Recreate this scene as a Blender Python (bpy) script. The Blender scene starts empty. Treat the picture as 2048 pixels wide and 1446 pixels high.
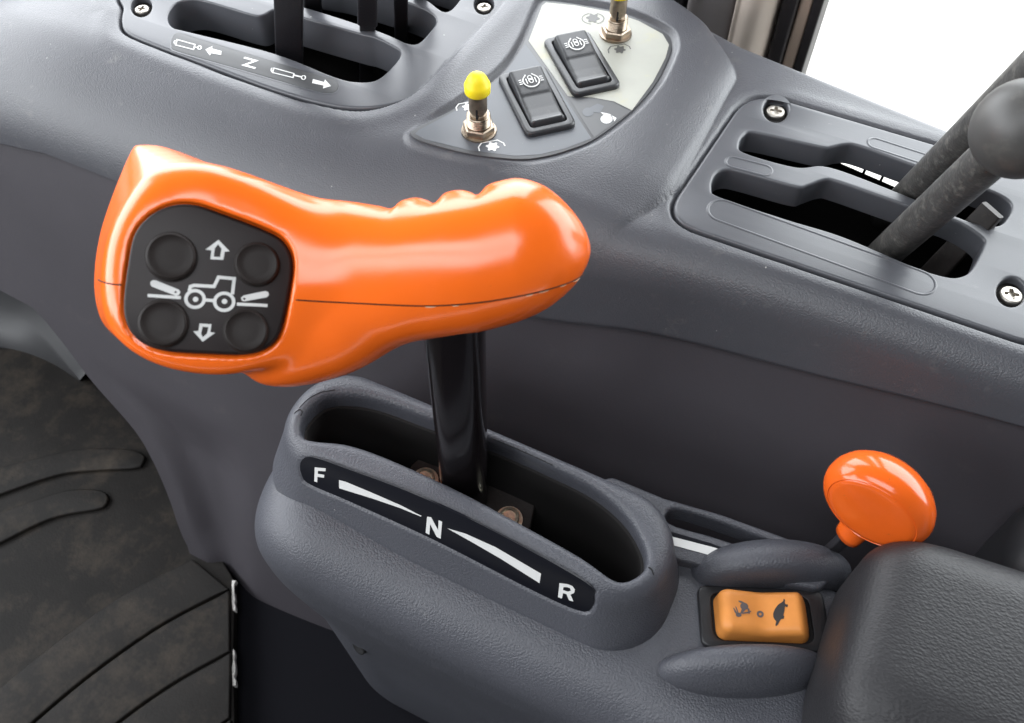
import bpy, bmesh, math, random
import numpy as np
from mathutils import Matrix, Vector, geometry

# ------------------------------------------------------------------ camera, world, light
scene = bpy.context.scene
ZO = 700.0                      # the cab floor is at world z = 0, the lens 0.7 m above it; lengths below are mm
FPX, PITCH, YAW = 1800.0, math.radians(55), math.radians(26)
RIGHT = np.array([math.cos(YAW), math.sin(YAW), 0.0])
AHEAD = np.array([-math.sin(YAW), math.cos(YAW), 0.0])
FWD = AHEAD * math.cos(PITCH) - np.array([0, 0, 1.0]) * math.sin(PITCH)
UP = AHEAD * math.sin(PITCH) + np.array([0, 0, 1.0]) * math.cos(PITCH)

cam_data = bpy.data.cameras.new("camera")
cam = bpy.data.objects.new("camera", cam_data)
scene.collection.objects.link(cam)
cam_data.sensor_fit = 'HORIZONTAL'
cam_data.sensor_width = 36.0
cam_data.lens = 36.0 * FPX / 2048.0
cam_data.clip_start = 0.02
cam_data.clip_end = 200.0
cm = Matrix.Identity(4)
for i in range(3):
    cm[i][0] = RIGHT[i]; cm[i][1] = UP[i]; cm[i][2] = -FWD[i]
cm[2][3] = ZO / 1000.0
cam.matrix_world = cm
scene.camera = cam
cam_data.dof.use_dof = True          # a phone lens: sharp on the pod, a little soft on the grip and far away
cam_data.dof.focus_distance = 0.46
cam_data.dof.aperture_fstop = 17.0

world = bpy.data.worlds.new("World")
scene.world = world
world.use_nodes = True
bg = world.node_tree.nodes["Background"]
bg.inputs[0].default_value = (0.93, 0.965, 1.0, 1)
bg.inputs[1].default_value = 8.0

def portal(name, loc, target, sx, sy):
    """marks a window opening so that the sky outside is sampled through it"""
    ld = bpy.data.lights.new(name, 'AREA')
    ld.shape = 'RECTANGLE'; ld.size = sx; ld.size_y = sy
    ld.cycles.is_portal = True
    o = bpy.data.objects.new(name, ld)
    scene.collection.objects.link(o)
    o.location = loc
    d = Vector(target) - Vector(loc)
    o.rotation_euler = d.to_track_quat('-Z', 'Y').to_euler()
    return o
portal("side_window_opening", (0.0, 0.66, 0.85), (0.0, 0.0, 0.85), 3.0, 1.2)
portal("windscreen_opening", (-1.42, -0.1, 0.95), (0.0, -0.1, 0.95), 1.5, 0.9)
portal("added_fill_opening", (-1.005, -0.92, 0.99), (-1.005, 0.0, 0.99), 0.89, 0.70)  # side opening added for fill light from the operator's side
portal("added_roof_opening", (-0.15, -0.30, 1.36), (-0.15, -0.30, 0.0), 0.9, 0.44)  # unseen roof opening, added to make the highlight on the grip

scene.view_settings.view_transform = 'Standard'
scene.view_settings.look = 'None'
scene.view_settings.exposure = 0.0
scene.view_settings.gamma = 1.0
scene.render.engine = 'CYCLES'
scene.cycles.use_denoising = True
scene.cycles.max_bounces = 8

random.seed(4)
rng = np.random.default_rng(4)

# ------------------------------------------------------------------ small maths
def A3(*p): return np.array(p, float)
def nrm(v):
    v = np.asarray(v, float)
    return v / np.linalg.norm(v)
def ray(u, v): return RIGHT * ((u - 1024) / FPX) - UP * ((v - 723) / FPX) + FWD
def at(u, v, depth): return ray(u, v) * depth
def onz(u, v, z):
    d = ray(u, v); return d * (z / d[2])
def ony(u, v, y):
    d = ray(u, v); return d * (y / d[1])
def onplane(u, v, O, n):
    d = ray(u, v); return d * (np.dot(O, n) / np.dot(d, n))
def zpoly(pts, z): return np.array([onz(u, v, z)[:2] for u, v in pts])

def smooth_loop(pts, n=8):
    P = np.asarray(pts, float); m = len(P); out = []
    for i in range(m):
        p0, p1, p2, p3 = P[i - 1], P[i], P[(i + 1) % m], P[(i + 2) % m]
        for k in range(n):
            t = k / n
            out.append(0.5 * ((2 * p1) + (-p0 + p2) * t + (2 * p0 - 5 * p1 + 4 * p2 - p3) * t * t + (-p0 + 3 * p1 - 3 * p2 + p3) * t ** 3))
    return np.array(out)
def smooth_line(pts, n=8):
    P = np.asarray(pts, float); out = []
    Q = np.vstack([2 * P[0] - P[1], P, 2 * P[-1] - P[-2]])
    for i in range(1, len(Q) - 2):
        p0, p1, p2, p3 = Q[i - 1:i + 3]
        for k in range(n):
            t = k / n
            out.append(0.5 * ((2 * p1) + (-p0 + p2) * t + (2 * p0 - 5 * p1 + 4 * p2 - p3) * t * t + (-p0 + 3 * p1 - 3 * p2 + p3) * t ** 3))
    out.append(P[-1])
    return np.array(out)
def resample(P, step, closed=True):
    P = np.asarray(P, float)
    if closed: P = np.vstack([P, P[:1]])
    s = np.concatenate([[0], np.cumsum(np.linalg.norm(np.diff(P, axis=0), axis=1))])
    n = max(4, int(s[-1] / step))
    t = np.linspace(0, s[-1], n, endpoint=not closed)
    return np.stack([np.interp(t, s, P[:, k]) for k in range(P.shape[1])], 1)
def round_poly(pts, r, n=7):
    """polygon with every corner rounded; r is a number or one radius per corner"""
    P = np.asarray(pts, float); m = len(P); out = []
    rr = [r] * m if np.isscalar(r) else list(r)
    for i in range(m):
        a, b, c = P[i - 1], P[i], P[(i + 1) % m]
        u, w = a - b, c - b
        lu, lw = np.linalg.norm(u), np.linalg.norm(w)
        u, w = u / lu, w / lw
        ang = math.acos(max(-1, min(1, float(u @ w))))
        t = min(rr[i] / math.tan(ang / 2), 0.49 * lu, 0.49 * lw)
        p, q = b + u * t, b + w * t
        for k in range(n + 1):
            s = k / n
            out.append((1 - s) ** 2 * p + 2 * s * (1 - s) * b + s * s * q)
    return np.array(out)
def obround(x0, y0, x1, y1, w, n=10):
    a, b = A3(x0, y0), A3(x1, y1); d = nrm(b - a); p = A3(-d[1], d[0]); out = []
    for k in range(n + 1):
        t = math.pi * k / n; out.append(b + (p * -math.cos(t) + d * math.sin(t)) * w)
    for k in range(n + 1):
        t = math.pi * k / n; out.append(a + (p * math.cos(t) - d * math.sin(t)) * w)
    return np.array(out)
def circle2(c, r, n=28):
    t = np.linspace(0, 2 * math.pi, n, endpoint=False)
    return np.stack([c[0] + r * np.cos(t), c[1] + r * np.sin(t)], 1)
def sd_poly(x, y, P):
    """signed distance to a closed polygon, negative inside"""
    d = np.full(x.shape, 1e9); s = np.ones(x.shape)
    m = len(P)
    for i in range(m):
        ax, ay = P[i]; bx, by = P[i - 1]
        ex, ey = bx - ax, by - ay
        wx, wy = x - ax, y - ay
        t = np.clip((wx * ex + wy * ey) / (ex * ex + ey * ey + 1e-12), 0, 1)
        dx, dy = wx - ex * t, wy - ey * t
        d = np.minimum(d, dx * dx + dy * dy)
        c1 = y >= ay; c2 = y < by; c3 = ex * wy > ey * wx
        flip = (c1 & c2 & c3) | (~c1 & ~c2 & ~c3)
        s = np.where(flip, -s, s)
    return s * np.sqrt(d)
class Field:
    """signed distance to a polygon, tabulated"""
    def __init__(s, P, pad=30.0, step=0.6):
        P = np.asarray(P); s.lo = P.min(0) - pad; hi = P.max(0) + pad; s.h = step
        s.n = np.ceil((hi - s.lo) / step).astype(int) + 1
        gx, gy = np.meshgrid(s.lo[0] + step * np.arange(s.n[0]), s.lo[1] + step * np.arange(s.n[1]), indexing='ij')
        s.T = sd_poly(gx.ravel(), gy.ravel(), P).reshape(s.n)
    def __call__(s, x, y):
        fx = (x - s.lo[0]) / s.h; fy = (y - s.lo[1]) / s.h
        cx = np.clip(fx, 0, s.n[0] - 1.001); cy = np.clip(fy, 0, s.n[1] - 1.001)
        i = cx.astype(int); j = cy.astype(int); u = cx - i; v = cy - j; T = s.T
        d = (T[i, j] * (1 - u) + T[i + 1, j] * u) * (1 - v) + (T[i, j + 1] * (1 - u) + T[i + 1, j + 1] * u) * v
        return d + s.h * np.hypot(fx - cx, fy - cy)
def sstep(a, b, x):
    t = np.clip((x - a) / (b - a), 0, 1); return t * t * (3 - 2 * t)
def smin(a, b, k):
    h = np.clip(0.5 + 0.5 * (b - a) / k, 0, 1); return b + (a - b) * h - k * h * (1 - h)
def smax(a, b, k): return -smin(-a, -b, k)
def sd_box(P, c, half, r):
    q = np.abs(P - c) - (np.asarray(half, float) - r)
    return np.linalg.norm(np.maximum(q, 0), axis=1) + np.minimum(q.max(1), 0) - r
def sd_ell(P, c, ax, R):
    """ellipsoid with radii R along the rows of ax"""
    q = (P - c) @ np.asarray(ax).T
    k0 = np.linalg.norm(q / R, axis=1); k1 = np.linalg.norm(q / (np.asarray(R) ** 2), axis=1)
    return k0 * (k0 - 1) / np.maximum(k1, 1e-9)

def surfnet(f, lo, hi, h):
    """closed mesh of f = 0 (naive surface nets, vertices then moved onto the surface)"""
    lo = np.asarray(lo, float); hi = np.asarray(hi, float); S = 4
    nb = np.ceil((hi - lo) / (h * S)).astype(int); n = nb * S + 1
    ax = [lo[i] + h * np.arange(n[i]) for i in range(3)]
    cg = np.stack(np.meshgrid(ax[0][::S], ax[1][::S], ax[2][::S], indexing='ij'), -1)
    cf = f(cg.reshape(-1, 3)).reshape(cg.shape[:3])
    mn = np.full(nb, 1e9)
    for i in (0, 1):
        for j in (0, 1):
            for k in (0, 1):
                mn = np.minimum(mn, np.abs(cf[i:nb[0] + i, j:nb[1] + j, k:nb[2] + k]))
    act = mn < h * S * 2.2
    m = np.zeros(n, bool)
    up = act.repeat(S, 0).repeat(S, 1).repeat(S, 2)
    for i in (0, 1):
        for j in (0, 1):
            for k in (0, 1):
                m[i:n[0] - 1 + i, j:n[1] - 1 + j, k:n[2] - 1 + k] |= up
    idx = [np.minimum((np.arange(n[i]) + S // 2) // S, nb[i]) for i in range(3)]
    F = cf[np.ix_(*idx)].copy()
    w = np.argwhere(m)
    P = lo + h * w
    v = np.empty(len(P))
    for s in range(0, len(P), 300000): v[s:s + 300000] = f(P[s:s + 300000])
    F[m] = v
    F = np.where(np.abs(F) < 1e-6, 1e-6, F)
    sg = F < 0
    c = np.zeros(n - 1, int)
    for i in (0, 1):
        for j in (0, 1):
            for k in (0, 1):
                c += sg[i:n[0] - 1 + i, j:n[1] - 1 + j, k:n[2] - 1 + k]
    cells = np.argwhere((c > 0) & (c < 8))
    vid = np.full(n - 1, -1); vid[tuple(cells.T)] = np.arange(len(cells))
    acc = np.zeros((len(cells), 3)); cnt = np.zeros(len(cells))
    for a in range(3):
        o1, o2 = [d for d in range(3) if d != a]
        for p in (0, 1):
            for q in (0, 1):
                b = cells.copy(); b[:, o1] += p; b[:, o2] += q
                e = b.copy(); e[:, a] += 1
                f0, f1 = F[tuple(b.T)], F[tuple(e.T)]
                x = (f0 < 0) != (f1 < 0)
                t = np.where(x, f0 / np.where(x, f0 - f1, 1), 0)
                pos = b.astype(float); pos[:, a] += t
                acc[x] += pos[x]; cnt[x] += 1
    V = lo + h * (acc / cnt[:, None])
    faces = []
    for a in range(3):
        o1, o2 = (a + 1) % 3, (a + 2) % 3
        sl0 = [slice(None)] * 3; sl1 = [slice(None)] * 3
        sl0[a] = slice(0, -1); sl1[a] = slice(1, None)
        x = sg[tuple(sl0)] != sg[tuple(sl1)]
        e = np.argwhere(x)
        e = e[(e[:, o1] > 0) & (e[:, o2] > 0) & (e[:, o1] < n[o1] - 1) & (e[:, o2] < n[o2] - 1)]
        ids = []
        for d1, d2 in ((1, 1), (0, 1), (0, 0), (1, 0)):
            q = e.copy(); q[:, o1] -= d1; q[:, o2] -= d2
            ids.append(vid[tuple(q.T)])
        Q = np.stack(ids, 1)
        inside = sg[tuple(e.T)]
        Q = np.where(inside[:, None], Q, Q[:, ::-1])
        faces.append(Q)
    Q = np.vstack(faces)
    eps = 0.05
    for _ in range(3):
        f0 = np.concatenate([f(V[s:s + 300000]) for s in range(0, len(V), 300000)])
        g = np.stack([(f(V + np.eye(3)[i] * eps) - f0) / eps for i in range(3)], 1)
        st = f0[:, None] * g / np.maximum((g * g).sum(1), 0.05)[:, None]
        L = np.linalg.norm(st, axis=1, keepdims=True)
        V = V - st * np.minimum(1, h / np.maximum(L, 1e-9))
    return V, Q[(Q >= 0).all(1)]

def relax(V, Q, it=2):
    E = np.vstack([Q[:, [0, 1]], Q[:, [1, 2]], Q[:, [2, 3]], Q[:, [3, 0]]]); n = len(V)
    cnt = np.bincount(E[:, 0], minlength=n) + np.bincount(E[:, 1], minlength=n)
    for _ in range(it):
        A = np.stack([np.bincount(E[:, 0], V[E[:, 1], k], n) + np.bincount(E[:, 1], V[E[:, 0], k], n) for k in range(3)], 1)
        V = 0.5 * V + 0.5 * A / np.maximum(cnt, 1)[:, None]
    return V

# ------------------------------------------------------------------ objects
def world_m(P):
    P = np.asarray(P, float)
    return (P + A3(0, 0, ZO)) / 1000.0
def props(o, label=None, cat=None, group=None, kind=None):
    if label: o["label"] = label
    if cat: o["category"] = cat
    if group: o["group"] = group
    if kind: o["kind"] = kind
    return o
def frame_matrix(O, e1, e2, e3):
    M = Matrix.Identity(4); W = world_m(O)
    for i in range(3):
        M[i][0] = e1[i]; M[i][1] = e2[i]; M[i][2] = e3[i]; M[i][3] = W[i]
    return M
EX, EY, EZ = A3(1, 0, 0), A3(0, 1, 0), A3(0, 0, 1)
def thing(name, label, cat, O, axes=(EX, EY, EZ), group=None):
    o = bpy.data.objects.new(name, None)
    scene.collection.objects.link(o)
    o.empty_display_size = 0.02
    o.matrix_world = frame_matrix(O, *axes)
    o["_m"] = 0
    del o["_m"]
    MW[o.name] = o.matrix_world.copy()
    return props(o, label, cat, group)
MW = {}
def add(name, V, faces, mat, parent=None, smooth=True, sharp=None, label=None, kind=None):
    """one mesh object; V in mm in the lens frame"""
    V = world_m(V)
    me = bpy.data.meshes.new(name)
    if parent is not None:
        Mi = np.array(MW[parent.name].inverted())
        V = V @ Mi[:3, :3].T + Mi[:3, 3]
    me.from_pydata([tuple(p) for p in V.tolist()] if len(V) < 50 else V.tolist(), [], faces.tolist() if isinstance(faces, np.ndarray) else faces)
    me.validate()
    me.materials.append(mat)
    if smooth:
        me.polygons.foreach_set("use_smooth", [True] * len(me.polygons))
        if sharp: me.set_sharp_from_angle(angle=math.radians(sharp))
    me.update()
    o = bpy.data.objects.new(name, me)
    scene.collection.objects.link(o)
    if parent is not None:
        o.parent = parent
        MW[o.name] = MW[parent.name]
    else:
        MW[o.name] = Matrix.Identity(4)
    return props(o, label, kind=kind)
def merge(parts):
    Vs, Fs, n = [], [], 0
    for V, F in parts:
        V = np.asarray(V, float); Vs.append(V)
        Fs += [[i + n for i in f] for f in (F.tolist() if isinstance(F, np.ndarray) else F)]
        n += len(V)
    return np.vstack(Vs), Fs
def copy_tree(o, parent=None):
    c = o.copy(); scene.collection.objects.link(c)
    if parent is not None: c.parent = parent
    for ch in list(o.children): copy_tree(ch, c)
    return c

def loft(rings, cap0=True, cap1=True, closed=True):
    m = len(rings[0]); V = np.vstack(rings); F = []
    for i in range(len(rings) - 1):
        for j in range(m if closed else m - 1):
            a, b = i * m + j, i * m + (j + 1) % m
            F.append([a, b, b + m, a + m])
    if cap0: F.append(list(range(m))[::-1])
    if cap1: F.append([(len(rings) - 1) * m + j for j in range(m)])
    return V, F
def tube(path, r, n=14, flat=None, up=None):
    """tube along a 3D path; r number or list; flat squeezes the second axis"""
    P = np.asarray(path, float); rings = []
    rr = np.full(len(P), r) if np.isscalar(r) else np.asarray(r, float)
    T = np.gradient(P, axis=0)
    b = A3(0, 0, 1) if up is None else np.asarray(up, float)
    for i in range(len(P)):
        t = nrm(T[i]); s = np.cross(t, b)
        if np.linalg.norm(s) < 1e-3: s = np.cross(t, A3(1, 0, 0))
        s = nrm(s); w = np.cross(s, t)
        a = np.linspace(0, 2 * math.pi, n, endpoint=False)
        fl = 1.0 if flat is None else flat
        rings.append(P[i] + rr[i] * (np.cos(a)[:, None] * s + fl * np.sin(a)[:, None] * w))
    return loft(rings)
def lathe(profile, O, axis, n=40, e1=None, sx=1.0):
    """profile: (radius, height) from the far end to the near one along axis"""
    a3 = nrm(axis)
    a1 = nrm(np.cross(a3, A3(0.3, 0.5, 0.8))) if e1 is None else nrm(e1 - np.dot(e1, a3) * a3)
    a2 = np.cross(a3, a1); t = np.linspace(0, 2 * math.pi, n, endpoint=False)
    return loft([O + a3 * h + r * (sx * np.cos(t)[:, None] * a1 + np.sin(t)[:, None] * a2) for r, h in profile])
def bar(p0, p1, w0, w1, th, wdir, bev=1.2):
    """flat bar between two points, wide along wdir"""
    p0, p1 = np.asarray(p0, float), np.asarray(p1, float)
    t = nrm(p1 - p0); s = nrm(wdir - np.dot(wdir, t) * t); k = np.cross(t, s); rings = []
    for p, w in ((p0, w0), (p1, w1)):
        l = round_poly([(-w / 2, -th / 2), (w / 2, -th / 2), (w / 2, th / 2), (-w / 2, th / 2)], bev, 3)
        rings.append(p + l[:, :1] * s + l[:, 1:] * k)
    return loft(rings)
class Frame:
    def __init__(s, O, e1, e2):
        s.O = np.asarray(O, float); s.e1 = nrm(e1); e2 = np.asarray(e2, float)
        s.e2 = nrm(e2 - np.dot(e2, s.e1) * s.e1); s.e3 = np.cross(s.e1, s.e2)
    def P(s, L, h=0.0):
        L = np.asarray(L, float)
        return s.O + L[:, :1] * s.e1 + L[:, 1:2] * s.e2 + (np.asarray(h).reshape(-1, 1) if not np.isscalar(h) else h) * s.e3
    def px(s, pts, h=0.0):
        """picture points laid onto this plane, as plane coordinates"""
        O = s.O + s.e3 * h; out = []
        for u, v in pts:
            d = onplane(u, v, O, s.e3) - s.O
            out.append((d @ s.e1, d @ s.e2))
        return np.array(out)
    @property
    def axes(s): return (s.e1, s.e2, s.e3)
def ccw(L):
    x, y = L[:, 0], L[:, 1]
    a = np.sum(x * np.roll(y, -1) - y * np.roll(x, -1))
    return L if a > 0 else L[::-1]
def loop_normals(L):
    d = np.roll(L, -1, 0) - np.roll(L, 1, 0)
    n = np.stack([d[:, 1], -d[:, 0]], 1)
    return n / np.maximum(np.linalg.norm(n, axis=1), 1e-9)[:, None]
def slab(fr, outer, holes=(), top=0.0, bevel=1.0, depth=3.0, hole_depth=None, hole_bevel=None, nb=4, crown=None):
    """plate with rounded edges, the outer wall going down `depth`, the hole walls `hole_depth`"""
    parts_loops = []; V = []; F = []; n = 0
    loops = [(ccw(np.asarray(outer)), 1.0, bevel, depth)]
    for h_ in holes:
        loops.append((ccw(np.asarray(h_)), -1.0, bevel if hole_bevel is None else hole_bevel, depth if hole_depth is None else hole_depth))
    tops = []
    for L, sg, b, dp in loops:
        N = loop_normals(L) * sg; m = len(L); base = n
        rings = [(-b * (1 - math.sin(k / nb * math.pi / 2)), -b * (1 - math.cos(k / nb * math.pi / 2))) for k in range(nb + 1)] + [(0.0, -dp)]
        for off, hh in rings:
            Q = L + N * off
            hz = top + hh + (crown(Q) if crown is not None else 0.0)
            V.append(fr.P(Q, hz)); n += m
        for i in range(len(rings) - 1):
            for j in range(m):
                a, c = base + i * m + j, base + i * m + (j + 1) % m
                F.append([a, a + m, c + m, c] if sg > 0 else [a, c, c + m, a + m])
        tops.append((L - N * b, base))
    poly = [[Vector((p[0], p[1], 0)) for p in L] for L, _ in tops]
    gi = [base + j for L, base in tops for j in range(len(L))]
    for tri in geometry.tessellate_polygon(poly):
        a, b_, c = (gi[i] for i in tri)
        F.append([a, b_, c])
    V = np.vstack(V)
    tris = F
    # face the fill towards +e3
    out = []
    for f in tris:
        if len(f) == 3:
            nn = np.cross(V[f[1]] - V[f[0]], V[f[2]] - V[f[0]])
            if nn @ fr.e3 < 0: f = f[::-1]
        out.append(f)
    return V, out
def flat_poly(fr, loops, h):
    loops = [np.asarray(l, float) for l in loops]
    V = fr.P(np.vstack(loops), h); F = []
    for tri in geometry.tessellate_polygon([[Vector((p[0], p[1], 0)) for p in l] for l in loops]):
        f = list(tri)
        if np.cross(V[f[1]] - V[f[0]], V[f[2]] - V[f[0]]) @ fr.e3 < 0: f = f[::-1]
        F.append(f)
    return V, F
def ribbon(fr, line, w, h, closed=False):
    L = np.asarray(line, float); m = len(L)
    seg = np.diff(np.vstack([L, L[:1]]) if closed else L, axis=0); seg /= np.linalg.norm(seg, axis=1)[:, None]
    if closed: d = seg + np.roll(seg, 1, 0)
    else: d = np.vstack([seg[:1], seg[1:] + seg[:-1], seg[-1:]])
    d /= np.linalg.norm(d, axis=1)[:, None]
    n = np.stack([-d[:, 1], d[:, 0]], 1)
    prev = np.roll(seg, 1, 0) if closed else np.vstack([seg[:1], seg])
    sn = np.stack([-prev[:m, 1], prev[:m, 0]], 1)
    c = np.clip(np.abs((n * sn).sum(1)), 0.4, 1)
    off = n * (w / 2 / c)[:, None]
    V = np.vstack([fr.P(L + off, h), fr.P(L - off, h)]); F = []
    for i in range(m if closed else m - 1):
        j = (i + 1) % m
        F.append([i, i + m, j + m, j])
    return V, F

# ------------------------------------------------------------------ materials
def material(name, col, rough=0.5, spec=0.5, metal=0.0, grain=None, bump=0.0, vary=0.0, vscale=30, coat=0.0, dust=None, rvar=0.0, stretch=None, specks=None):
    m = bpy.data.materials.new(name); m.use_nodes = True
    nt = m.node_tree; b = nt.nodes["Principled BSDF"]
    b.inputs["Base Color"].default_value = (*col, 1)
    b.inputs["Roughness"].default_value = rough
    b.inputs["Specular IOR Level"].default_value = spec
    b.inputs["Metallic"].default_value = metal
    b.inputs["Coat Weight"].default_value = coat
    b.inputs["Coat Roughness"].default_value = 0.12
    tc = nt.nodes.new("ShaderNodeTexCoord"); vec = tc.outputs["Object"]
    if stretch:
        mp = nt.nodes.new("ShaderNodeMapping"); mp.inputs["Scale"].default_value = stretch
        nt.links.new(vec, mp.inputs[0]); vec = mp.outputs[0]
    if vary or dust or rvar:
        n1 = nt.nodes.new("ShaderNodeTexNoise"); n1.inputs["Scale"].default_value = vscale; n1.inputs["Detail"].default_value = 3
        n1.inputs["Roughness"].default_value = 0.6
        nt.links.new(vec, n1.inputs["Vector"])
        if vary:
            r = nt.nodes.new("ShaderNodeMapRange"); r.inputs[3].default_value = 1 - vary; r.inputs[4].default_value = 1 + vary
            r.inputs[1].default_value = 0.3; r.inputs[2].default_value = 0.7
            nt.links.new(n1.outputs[0], r.inputs[0])
            mx = nt.nodes.new("ShaderNodeVectorMath"); mx.operation = 'SCALE'
            mx.inputs[0].default_value = col
            nt.links.new(r.outputs[0], mx.inputs["Scale"])
            colout = mx.outputs[0]
        else: colout = None
        if dust:
            n2 = nt.nodes.new("ShaderNodeTexNoise"); n2.inputs["Scale"].default_value = dust[1]; n2.inputs["Detail"].default_value = 4
            n2.inputs["Roughness"].default_value = 0.75
            nt.links.new(vec, n2.inputs["Vector"])
            r2 = nt.nodes.new("ShaderNodeMapRange"); r2.inputs[1].default_value = dust[2]; r2.inputs[2].default_value = dust[3]
            r2.inputs[4].default_value = dust[4]
            nt.links.new(n2.outputs[0], r2.inputs[0])
            mm = nt.nodes.new("ShaderNodeMix"); mm.data_type = 'RGBA'
            nt.links.new(r2.outputs[0], mm.inputs[0])
            if colout is not None: nt.links.new(colout, mm.inputs[6])
            else: mm.inputs[6].default_value = (*col, 1)
            mm.inputs[7].default_value = (*dust[0], 1)
            colout = mm.outputs[2]
        if specks:
            n3 = nt.nodes.new("ShaderNodeTexNoise"); n3.inputs["Scale"].default_value = specks[1]; n3.inputs["Detail"].default_value = 1
            nt.links.new(vec, n3.inputs["Vector"])
            r4 = nt.nodes.new("ShaderNodeMapRange"); r4.inputs[1].default_value = specks[2]; r4.inputs[2].default_value = specks[2] + 0.02
            r4.inputs[4].default_value = 0.8
            nt.links.new(n3.outputs[0], r4.inputs[0])
            m3 = nt.nodes.new("ShaderNodeMix"); m3.data_type = 'RGBA'
            nt.links.new(r4.outputs[0], m3.inputs[0]); nt.links.new(colout, m3.inputs[6]); m3.inputs[7].default_value = (*specks[0], 1)
            colout = m3.outputs[2]
        if colout is not None: nt.links.new(colout, b.inputs["Base Color"])
        if rvar:
            r3 = nt.nodes.new("ShaderNodeMapRange"); r3.inputs[1].default_value = 0.3; r3.inputs[2].default_value = 0.7
            r3.inputs[3].default_value = rough - rvar; r3.inputs[4].default_value = rough + rvar
            nt.links.new(n1.outputs[0], r3.inputs[0]); nt.links.new(r3.outputs[0], b.inputs["Roughness"])
    if grain:
        size, dist = grain          # metres
        n0 = nt.nodes.new("ShaderNodeTexNoise"); n0.inputs["Scale"].default_value = 0.9 / size; n0.inputs["Detail"].default_value = 1
        nt.links.new(vec, n0.inputs["Vector"])
        wv = nt.nodes.new("ShaderNodeVectorMath"); wv.operation = 'MULTIPLY_ADD'
        nt.links.new(n0.outputs["Color"], wv.inputs[0]); wv.inputs[1].default_value = (size * 0.8,) * 3
        nt.links.new(vec, wv.inputs[2])
        vo = nt.nodes.new("ShaderNodeTexVoronoi"); vo.feature = 'F1'; vo.inputs["Scale"].default_value = 1.0 / size
        nt.links.new(wv.outputs[0], vo.inputs["Vector"])
        bp = nt.nodes.new("ShaderNodeBump"); bp.invert = True
        bp.inputs["Strength"].default_value = bump or 0.5; bp.inputs["Distance"].default_value = dist
        nt.links.new(vo.outputs["Distance"], bp.inputs["Height"])
        nt.links.new(bp.outputs[0], b.inputs["Normal"])
    return m
DUST = (0.22, 0.20, 0.17)
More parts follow.
